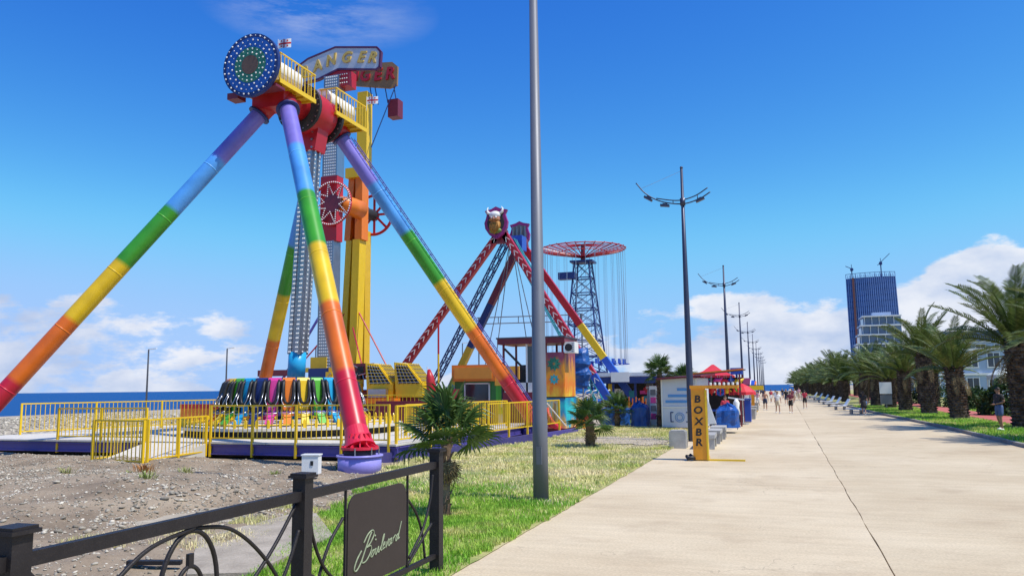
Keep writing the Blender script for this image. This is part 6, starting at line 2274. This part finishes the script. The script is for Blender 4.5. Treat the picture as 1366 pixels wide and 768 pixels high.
# ================================================================== RIGHT SIDE THINGS
M_LOUN = mat('white_lounger_plastic', (.72, .74, .76), .4, var=.05)
for i, (x, y) in enumerate(((5.25, 64.8), (4.75, 74.8), (4.7, 85), (4.6, 94), (4.6, 106), (4.5, 120), (4.4, 136))):
    t = thing('white_lounger', ['white lounger bench nearest to the walking woman', 'second white lounger bench along the right kerb', 'third white lounger bench along the right kerb'][i] if i < 3 else '%s white lounger bench from the front along the right kerb' % ['fourth', 'fifth', 'sixth', 'farthest'][i - 3], 'bench', (x - .1, y, 0), R(8), 'white lounger benches by the kerb', .88)
    t['_local'] = 1
    part(MB().prism([(-.95, .40), (.25, .34), (.40, .40), (.78, 1.05), (.70, 1.08), (.32, .50), (.2, .44), (-.95, .48)], -.5, .5), 'seat_shell', M_LOUN, t)
    part(MB().box((-.55, 0, .19), (.12, .8, .38)), 'leg', M_GALV, t)
    part(MB().box((.25, 0, .17), (.12, .8, .34)), 'leg', M_GALV, t)
ib = thing('info_box', 'grey and white information box on a post by the verge palms', 'sign', (8.2, 76, 0))
MB().box((8.3, 75.5, 1.85), (.95, .2, 1.0)).build('upper_panel', M_WHT, ib)
MB().box((8.3, 75.5, .85), (.9, .2, .8)).build('lower_panel', M_GALV, ib)
MB().box((8.3, 75.6, .7), (.12, .12, 1.5)).build('post', M_GALV, ib)
tt = thing('white_gazebo', 'white pointed gazebo tent behind the palm at the right edge', 'tent', (18.2, 76, 0))
V = []
for k_, z in ((1.0, 2.45), (1.0, 2.85), (.55, 3.3), (.25, 3.9), (.04, 4.6)):
    for a, b in ((-1, -1), (1, -1), (1, 1), (-1, 1)):
        V.append((18.2 + a * 1.7 * k_, 76 + b * 1.7 * k_, z))
F = [(i * 4 + k_, i * 4 + (k_ + 1) % 4, (i + 1) * 4 + (k_ + 1) % 4, (i + 1) * 4 + k_) for i in range(4) for k_ in range(4)]
MB().add(V, F).build('canopy', mat('gazebo_fabric', (.62, .68, .62), .6), tt)
for a, b in ((-1, -1), (1, -1), (1, 1), (-1, 1)):
    MB().tube((18.2 + a * 1.65, 76 + b * 1.65, 0), (18.2 + a * 1.65, 76 + b * 1.65, 2.5), .05, n=6).build('tent_pole', M_WHT, tt)

# ---- buildings
M_BW = mat('pale_blue_facade', (.36, .46, .62), .6, var=.08, scale=.4)
M_BT = mat('white_trim', (.74, .75, .76), .5, var=.04)
M_ROOFB = mat('slate_blue_roof', (.10, .15, .26), .5, var=.12, scale=.5)


def facade_block(name, label, x0, x1, y0, y1, h, floors, bays, m, trim=True, roof=None, wz=1.6, ww=1.3, side=True):
    t = thing(name, label, 'building', ((x0 + x1) / 2, (y0 + y1) / 2, 0))
    MB().box(((x0 + x1) / 2, (y0 + y1) / 2, h / 2), (x1 - x0, y1 - y0, h)).build('wall', m, t)
    fh = h / floors
    wme = MB().box((0, 0, 0), (ww, .12, wz)).mesh('window', M_GLASS)
    fme = MB().box((0, -.03, wz / 2 + .06), (ww + .24, .16, .12)).box((0, -.03, -wz / 2 - .06), (ww + .3, .2, .12)).box((-ww / 2 - .06, -.03, 0), (.12, .16, wz)).box((ww / 2 + .06, -.03, 0), (.12, .16, wz)).box((0, -.05, 0), (.07, .1, wz)).mesh('window_frame', M_BT)
    for f in range(floors):
        for b in range(bays):
            p = Matrix.Translation(Vector((x0 + (b + .5) * (x1 - x0) / bays, y0 - .02, (f + .52) * fh)) - Vector(t.location))
            w = link('window', wme, t, p)
            link('window_frame', fme, w, LOCAL)
            if side:
                p = Matrix.Translation(Vector((x0 - .02, y0 + (b + .5) * (y1 - y0) / bays, (f + .52) * fh)) - Vector(t.location)) @ Matrix.Rotation(-math.pi / 2, 4, 'Z')
                w = link('window', wme, t, p)
                link('window_frame', fme, w, LOCAL)
        if trim:
            MB().box(((x0 + x1) / 2, y0 - .12, (f + 1) * fh - .15), (x1 - x0 + .3, .3, .3)).build('cornice', M_BT, t)
    if roof:
        MB().prism([(x0 - .5, h), (x1 + .5, h), (x1 - 2, h + roof), (x0 + 2, h + roof)], y0 - .5, y1 + .5).build('roof', M_ROOFB, t)
    return t


facade_block('blue_hotel', 'long pale blue building with white window trims seen between the palm trunks', 22, 62, 132, 146, 7.2, 2, 14, M_BW, roof=None, ww=1.5, wz=2.0)
facade_block('rear_hotel', 'taller pale building with dark blue roof above the palms at the right', 25.5, 70, 175, 190, 10.2, 3, 14, M_BW, roof=2.0, ww=1.6, wz=2.0)
# stepped white-banded hotel in front of the tower
wb_ = thing('banded_hotel', 'white hotel with long balcony bands and glass in front of the blue tower', 'building', (33, 305, 0))
for f in range(8):
    z = f * 3.2
    xl = 24.6 + max(0, f - 4) * .75
    MB().box(((xl + .6 + 39.5) / 2, 306, z + 1.5), (39.5 - xl - .6, 10, 2.8)).build('glazing', mat('hotel_glazing', (.10, .17, .28), .15, var=.25, scale=.3, spec=.8), wb_)
    MB().box(((xl + 39.5) / 2, 305, z + 3.05), (39.5 - xl, 12.5, .42)).build('balcony_band', M_BT, wb_)
    for j in range(5):
        MB().box((xl + 1 + j * (38.5 - xl) / 5, 300.6, z + 1.5), (.22, .5, 2.7)).build('mullion', M_BT, wb_)
MB().box((34, 308, 26.4), (6, 6, 1.6)).build('roof_pavilion', M_BW, wb_)

# ---- tall unfinished tower in blue netting with two cranes
M_NET = mat('blue_safety_netting', (.10, .20, .42), .6, var=.22, scale=.12)  # netting colour lightened: distance haze is put into the paint
M_NETD = mat('netting_fin', (.26, .38, .62), .6, var=.25, scale=.2)  # fins lightened for the same haze
M_SLAB = mat('tower_slab_edge', (.04, .09, .25), .6, var=.2, scale=.2)
TWC = Vector((47.2, 460, 0))
tr = thing('unfinished_tower', 'tall slightly curved tower under construction wrapped in blue netting', 'building', TWC, R(-6))
tr['_local'] = 1


def tw_pt(u, z):
    """u from -1 to 1 across the face; the face bulges and narrows a little upwards"""
    w = 11.9 + .25 * math.sin(z / 59 * math.pi)
    return Vector((u * w + (z / 59 - .5) * -.6, -9.0 + 3.0 * u * u, z))


mb = MB()
nu = 20
for z in (0, 15, 30, 45, 58):
    for k in range(nu + 1):
        mb.v.append(tuple(tw_pt(-1 + 2 * k / nu, z)))
for i in range(4):
    for k in range(nu):
        mb.f.append((i * (nu + 1) + k, i * (nu + 1) + k + 1, (i + 1) * (nu + 1) + k + 1, (i + 1) * (nu + 1) + k))
        mb.m.append(0)
part(mb, 'net_face', M_NET, tr)
part(MB().box((0, 2, 29), (23.4, 15, 57.5)), 'core', M_SLAB, tr)
for k in range(25):
    u = -1 + 2 * k / 24
    mb = MB()
    mb.bar(tw_pt(u, 0) + Vector((0, -.3, 0)), tw_pt(u, 30) + Vector((0, -.3, 0)), .34, .5, (0, 1, 0))
    mb.bar(tw_pt(u, 30) + Vector((0, -.3, 0)), tw_pt(u, 59.5) + Vector((0, -.3, 0)), .34, .5, (0, 1, 0))
    part(mb, 'fin', M_NETD, tr)
for f in range(19):
    z = 2 + f * 3.1
    mb = MB()
    for k in range(10):
        mb.bar(tw_pt(-1 + .2 * k, z) + Vector((0, -.1, 0)), tw_pt(-1 + .2 * (k + 1), z) + Vector((0, -.1, 0)), .3, .32)
    part(mb, 'floor_slab', M_SLAB, tr)
mb = MB()
for k in range(11):
    mb.bar(tw_pt(-1 + .2 * k, 58) + Vector((0, 0, 0)), tw_pt(-1 + .2 * k, 60.5) + Vector((0, 0, 0)), .25, .25)
    if k < 10:
        mb.bar(tw_pt(-1 + .2 * k, 60.4), tw_pt(-.8 + .2 * k, 60.4), .2, .25)
part(mb, 'top_scaffold', M_SLAB, tr)
part(MB().box((-8.7, -8.9, 30), (1.1, .8, 56)), 'hoist_mast', mat('rusty_hoist', (.25, .09, .06), .7), tr)
for cx_, jib, z1, lb in ((-9.6, (-3.0, 1.6), 63.5, 'small tower crane on the left corner of the unfinished tower'), (4.8, (4.6, 4.6), 66.0, 'taller tower crane with raised jib on the unfinished tower roof')):
    c = thing('tower_crane', lb, 'crane', TWC + Vector((cx_, 0, 58)), 0, 'cranes on the unfinished tower')
    b = TWC + Vector((cx_, -4, 0))
    MB().bar(b + Vector((0, 0, 57.8)), b + Vector((0, 0, z1)), .5, .5).build('mast', M_DBLU, c)
    MB().bar(b + Vector((-jib[0] * .35, 0, z1 - jib[1] * .3)), b + Vector((jib[0], 0, z1 + jib[1])), .28, .3).build('jib', M_DBLU, c)
    MB().box(b + Vector((0, 0, z1 - .4)), (1.4, 1.2, 1.5)).build('cab', M_DBLU, c)
    MB().bar(b + Vector((0, 0, z1)), b + Vector((0, 0, z1 + 2.4)), .25, .25).build('apex', M_DBLU, c)

# ================================================================== PEOPLE
def skin_eval(verts, edges, radii, root=0, sub=1):
    me = bpy.data.meshes.new('s')
    me.from_pydata(verts, edges, [])
    ob = bpy.data.objects.new('s', me)
    COL.objects.link(ob)
    ob.modifiers.new('skin', 'SKIN')
    sv = me.skin_vertices[0].data
    for i, r in enumerate(radii):
        sv[i].radius = r if isinstance(r, tuple) else (r, r)
        sv[i].use_root = i == root
    s = ob.modifiers.new('sub', 'SUBSURF')
    s.levels = sub
    s.render_levels = sub
    bpy.context.view_layer.update()
    out = bpy.data.meshes.new_from_object(ob.evaluated_get(bpy.context.evaluated_depsgraph_get()))
    bpy.data.objects.remove(ob)
    out.polygons.foreach_set('use_smooth', [True] * len(out.polygons))
    return out


def figure(step, arms):
    """joints of a standing or walking body, facing -y, 1.72 m tall"""
    J = {'pel': (0, 0, .93), 'waist': (0, 0, 1.08), 'chest': (0, -.01, 1.28), 'nb': (0, .01, 1.44), 'neck': (0, 0, 1.50), 'head': (0, -.02, 1.60), 'crown': (0, -.01, 1.68)}
    for s, n in ((1, 'l'), (-1, 'r')):
        k = step * s
        J['hip' + n] = (s * .09, 0, .88)
        J['kne' + n] = (s * .10, -.20 * k - .03, .49 + .015 * abs(k))
        J['ank' + n] = (s * .10, -.36 * k + .03 + (.05 if k < 0 else 0), .09 + (.05 if k < 0 else 0))
        J['toe' + n] = (s * .12, -.36 * k - .12 + (.05 if k < 0 else 0), .035)
        J['sho' + n] = (s * .17, .0, 1.40)
        e, w = arms[n]
        J['elb' + n] = (s * .24 + e[0] * s, e[1], e[2])
        J['wri' + n] = (s * .24 + w[0] * s, w[1], w[2])
    return J


RAD = {'pel': (.15, .11), 'waist': (.125, .095), 'chest': (.16, .11), 'nb': (.10, .08), 'neck': .055, 'head': (.078, .098), 'crown': (.06, .075), 'hip': .085, 'kne': .056, 'ank': .038, 'toe': .035, 'sho': .062, 'elb': .042, 'wri': .030}
EDG = [('pel', 'waist'), ('waist', 'chest'), ('chest', 'nb'), ('nb', 'neck'), ('neck', 'head'), ('head', 'crown')]
for n in 'lr':
    EDG += [('pel', 'hip' + n), ('hip' + n, 'kne' + n), ('kne' + n, 'ank' + n), ('ank' + n, 'toe' + n), ('chest', 'sho' + n), ('sho' + n, 'elb' + n), ('elb' + n, 'wri' + n)]


def sub_skin(J, names, edges, grow, over={}):
    idx = {n: i for i, n in enumerate(names)}
    rad = []
    for n in names:
        r = over.get(n, RAD.get(n, RAD.get(n[:-1])))
        r = r if isinstance(r, tuple) else (r, r)
        rad.append((r[0] + grow, r[1] + grow))
    return skin_eval([J[n] for n in names], [(idx[a], idx[b]) for a, b in edges], rad)


DOWN = {'l': ((.0, .03, 1.14), (.02, -.06, .90)), 'r': ((.0, .03, 1.14), (.02, -.06, .90))}
SWING = {'l': ((.0, .10, 1.15), (.02, .06, .92)), 'r': ((.0, -.06, 1.14), (.02, -.24, .98))}
HELD = {'l': ((.02, .04, 1.15), (-.20, -.20, 1.06)), 'r': ((.02, .04, 1.15), (-.20, -.20, 1.06))}


def person(x, y, rz, s, shirt, legs, hair, label, step=0.5, arms=SWING, skin=(.45, .25, .17), bare=False, short=True, z=0.0, dress=False, cap=None):
    t = thing('person', label, 'person', (x, y, z), rz, None, s)
    t['_local'] = 1
    J = figure(step, arms)
    names = list(J)
    me = sub_skin(J, names, EDG, 0)
    sk = mat('skin_%d' % int(skin[0] * 100), skin, .55, var=.08)
    mb = MB()
    mb.v = [tuple(v.co) for v in me.vertices]
    mb.f = [tuple(p.vertices) for p in me.polygons]
    mb.m = [0] * len(mb.f)
    for n, sg_ in (('l', 1), ('r', -1)):                     # hands: palm, four fingers, thumb
        e, w = Vector(J['elb' + n]), Vector(J['wri' + n])
        d = (w - e).normalized()
        q = d.cross(Vector((0, 1, 0)))
        q = q.normalized() if q.length > .1 else Vector((1, 0, 0))
        fw = q.cross(d).normalized()
        mb.pipe([w - d * .01, w + d * .05, w + d * .09], [.027, .036, .030], 7)
        for k_, L in ((-.024, .065), (-.008, .078), (.009, .072), (.024, .058)):
            b = w + d * .085 + fw * k_
            mb.pipe([b, b + d * L * .5 - q * sg_ * .008, b + d * L - q * sg_ * .028], [.010, .009, .007], 5)
        b = w + d * .03 + fw * -.032
        mb.pipe([b, b + d * .03 - fw * .018, b + d * .062 - fw * .020], [.012, .010, .008], 5)
    hz = J['head']
    mb.pipe([(hz[0], hz[1] - .085, hz[2] + .015), (hz[0], hz[1] - .118, hz[2] - .012), (hz[0], hz[1] - .09, hz[2] - .022)], [.012, .016, .012], 6)
    for sg_ in (-1, 1):
        mb.ball((sg_ * .083, hz[1] + .01, hz[2] - .005), .03, 6, 5, (.4, .8, 1.1))
    part(mb, 'body', sk, t, True)
    fm = MB()
    for sg_ in (-1, 1):
        fm.ball((sg_ * .034, hz[1] - .086, hz[2] + .018), .013, 6, 4)
    fm.box((0, hz[1] - .092, hz[2] - .052), (.05, .012, .008))
    part(fm, 'face_features', M_DRK, t)
    hm = MB().ball((0, hz[1] + .022, hz[2] + .045), .104, 14, 9, (.86, 1.0, .92))
    hm.v = [p if not (p[1] < hz[1] - .045 and p[2] < hz[2] + .055) else (p[0], hz[1] - .02, p[2] + .03) for p in hm.v]
    if not short:
        hm.pipe([(0, hz[1] + .07, hz[2]), (0, hz[1] + .09, hz[2] - .12), (0, hz[1] + .08, hz[2] - .22)], [.085, .07, .035], 8)
    part(hm, 'hair', mat('hair_' + hair, {'dark': (.02, .014, .011), 'brown': (.06, .035, .02), 'fair': (.28, .18, .09)}[hair], .6), t, True)
    if cap:
        part(MB().ball((0, hz[1], hz[2] + .06), .108, 12, 8, (.9, 1.02, .75)).box((0, hz[1] - .12, hz[2] + .05), (.13, .10, .012)), 'cap', cap, t, True)
    if not bare:
        ns = ['pel', 'waist', 'chest', 'nb', 'shol', 'shor', 'sel', 'ser']
        J['sel'] = tuple(Vector(J['shol']).lerp(Vector(J['elbl']), .75))
        J['ser'] = tuple(Vector(J['shor']).lerp(Vector(J['elbr']), .75))
        me = sub_skin(J, ns, [('pel', 'waist'), ('waist', 'chest'), ('chest', 'nb'), ('chest', 'shol'), ('chest', 'shor'), ('shol', 'sel'), ('shor', 'ser')], .022, {'sel': .05, 'ser': .05, 'nb': (.085, .07)})
        me.materials.append(shirt)
        link('shirt', me, t, LOCAL)
    J['thl'] = tuple(Vector(J['hipl']).lerp(Vector(J['knel']), .85))
    J['thr'] = tuple(Vector(J['hipr']).lerp(Vector(J['kner']), .85))
    if dress:
        mb = MB().pipe([(0, 0, 1.1), (0, 0, .95), (0, 0, .75), (0, 0, .52)], [.14, .17, .21, .25], 14)
        part(mb, 'skirt', legs, t, True)
    else:
        me = sub_skin(J, ['waist', 'pel', 'hipl', 'hipr', 'thl', 'thr'], [('waist', 'pel'), ('pel', 'hipl'), ('pel', 'hipr'), ('hipl', 'thl'), ('hipr', 'thr')], .024, {'thl': .075, 'thr': .075, 'waist': (.12, .09)})
        me.materials.append(legs)
        link('shorts', me, t, LOCAL)
    for n in 'lr':
        a, b = Vector(J['ank' + n]), Vector(J['toe' + n])
        part(MB().pipe([a + Vector((0, .04, -.045)), a.lerp(b, .5) + Vector((0, 0, -.015)), b + Vector((0, -.03, .005))], [.045, .05, .038], 8), 'shoe', M_WHT, t, True)
    return t


C_BLK = mat('black_cotton', (.018, .018, .02), .8, var=.2)
C_WHT = mat('white_cotton', (.74, .74, .73), .8, var=.06)
C_CRM = mat('cream_cotton', (.62, .52, .36), .8, var=.08)
C_DEN = mat('blue_denim', (.06, .11, .24), .8, var=.2, scale=20)
C_MAR = mat('maroon_cotton', (.18, .03, .05), .8, var=.15)
C_RED = mat('red_cotton', (.45, .03, .06), .8, var=.15)
C_NAV = mat('navy_cotton', (.02, .03, .07), .8, var=.15)
C_PNK = mat('pink_cotton', (.65, .35, .40), .8, var=.1)
person(9.15, 41.2, R(-62), 1.12, C_BLK, C_DEN, 'dark', 'man in black T-shirt and denim shorts standing under the right edge palm', .12, HELD, (.30, .16, .10), z=.08)
person(-.55, 66.2, R(8), 1.0, C_WHT, C_CRM, 'fair', 'person in white T-shirt and cream shorts walking along the promenade middle', .6)
person(.42, 66.4, R(-6), 1.0, C_MAR, C_BLK, 'dark', 'person in dark maroon top and black shorts walking beside the one in white', .55, HELD)
person(-1.65, 73.5, R(4), 1.02, C_RED, C_NAV, 'brown', 'bare chested man in navy shorts walking left of the pair', .5, SWING, (.42, .22, .14), bare=True)
person(5.3, 61.8, R(172), .98, C_BLK, C_BLK, 'brown', 'woman in short black dress walking away by the right kerb', .45, DOWN, (.48, .28, .20), short=False, dress=True)
person(1.75, 78.5, R(185), 1.0, C_RED, C_BLK, 'dark', 'person in red top and black shorts walking away alone at the right of the group', .5)
FARP = [(-2.6, 84, C_PNK, C_WHT, 'person in pink top near the yellow stand'), (-.9, 88, C_WHT, C_DEN, 'person in white top behind the walking pair'), (.15, 92, C_BLK, C_NAV, 'person in black among the distant walkers'),
        (.8, 97, C_MAR, C_BLK, 'person in maroon among the distant walkers'), (-1.6, 104, C_RED, C_WHT, 'distant walker in red top'), (1.2, 108, C_WHT, C_CRM, 'distant walker in white and cream'),
        (-2.7, 112, C_NAV, C_DEN, 'distant walker in navy top'), (1.9, 118, C_PNK, C_CRM, 'distant walker in pink top'), (-.3, 130, C_BLK, C_DEN, 'far distant walker in black'), (.9, 142, C_WHT, C_NAV, 'far distant walker in white')]
for i, (x, y, a, b, lb) in enumerate(FARP):
    person(x, y, R(10 * (i % 5) - 20 + (180 if i % 3 == 2 else 0)), .95 + .03 * (i % 4), a, b, ['dark', 'brown', 'fair'][i % 3], lb, .5 if i % 2 else -.5)
person(-3.05, 44.3, R(30), .98, C_RED, C_BLK, 'dark', 'stall keeper in red standing beside the souvenir stall', .1, DOWN)
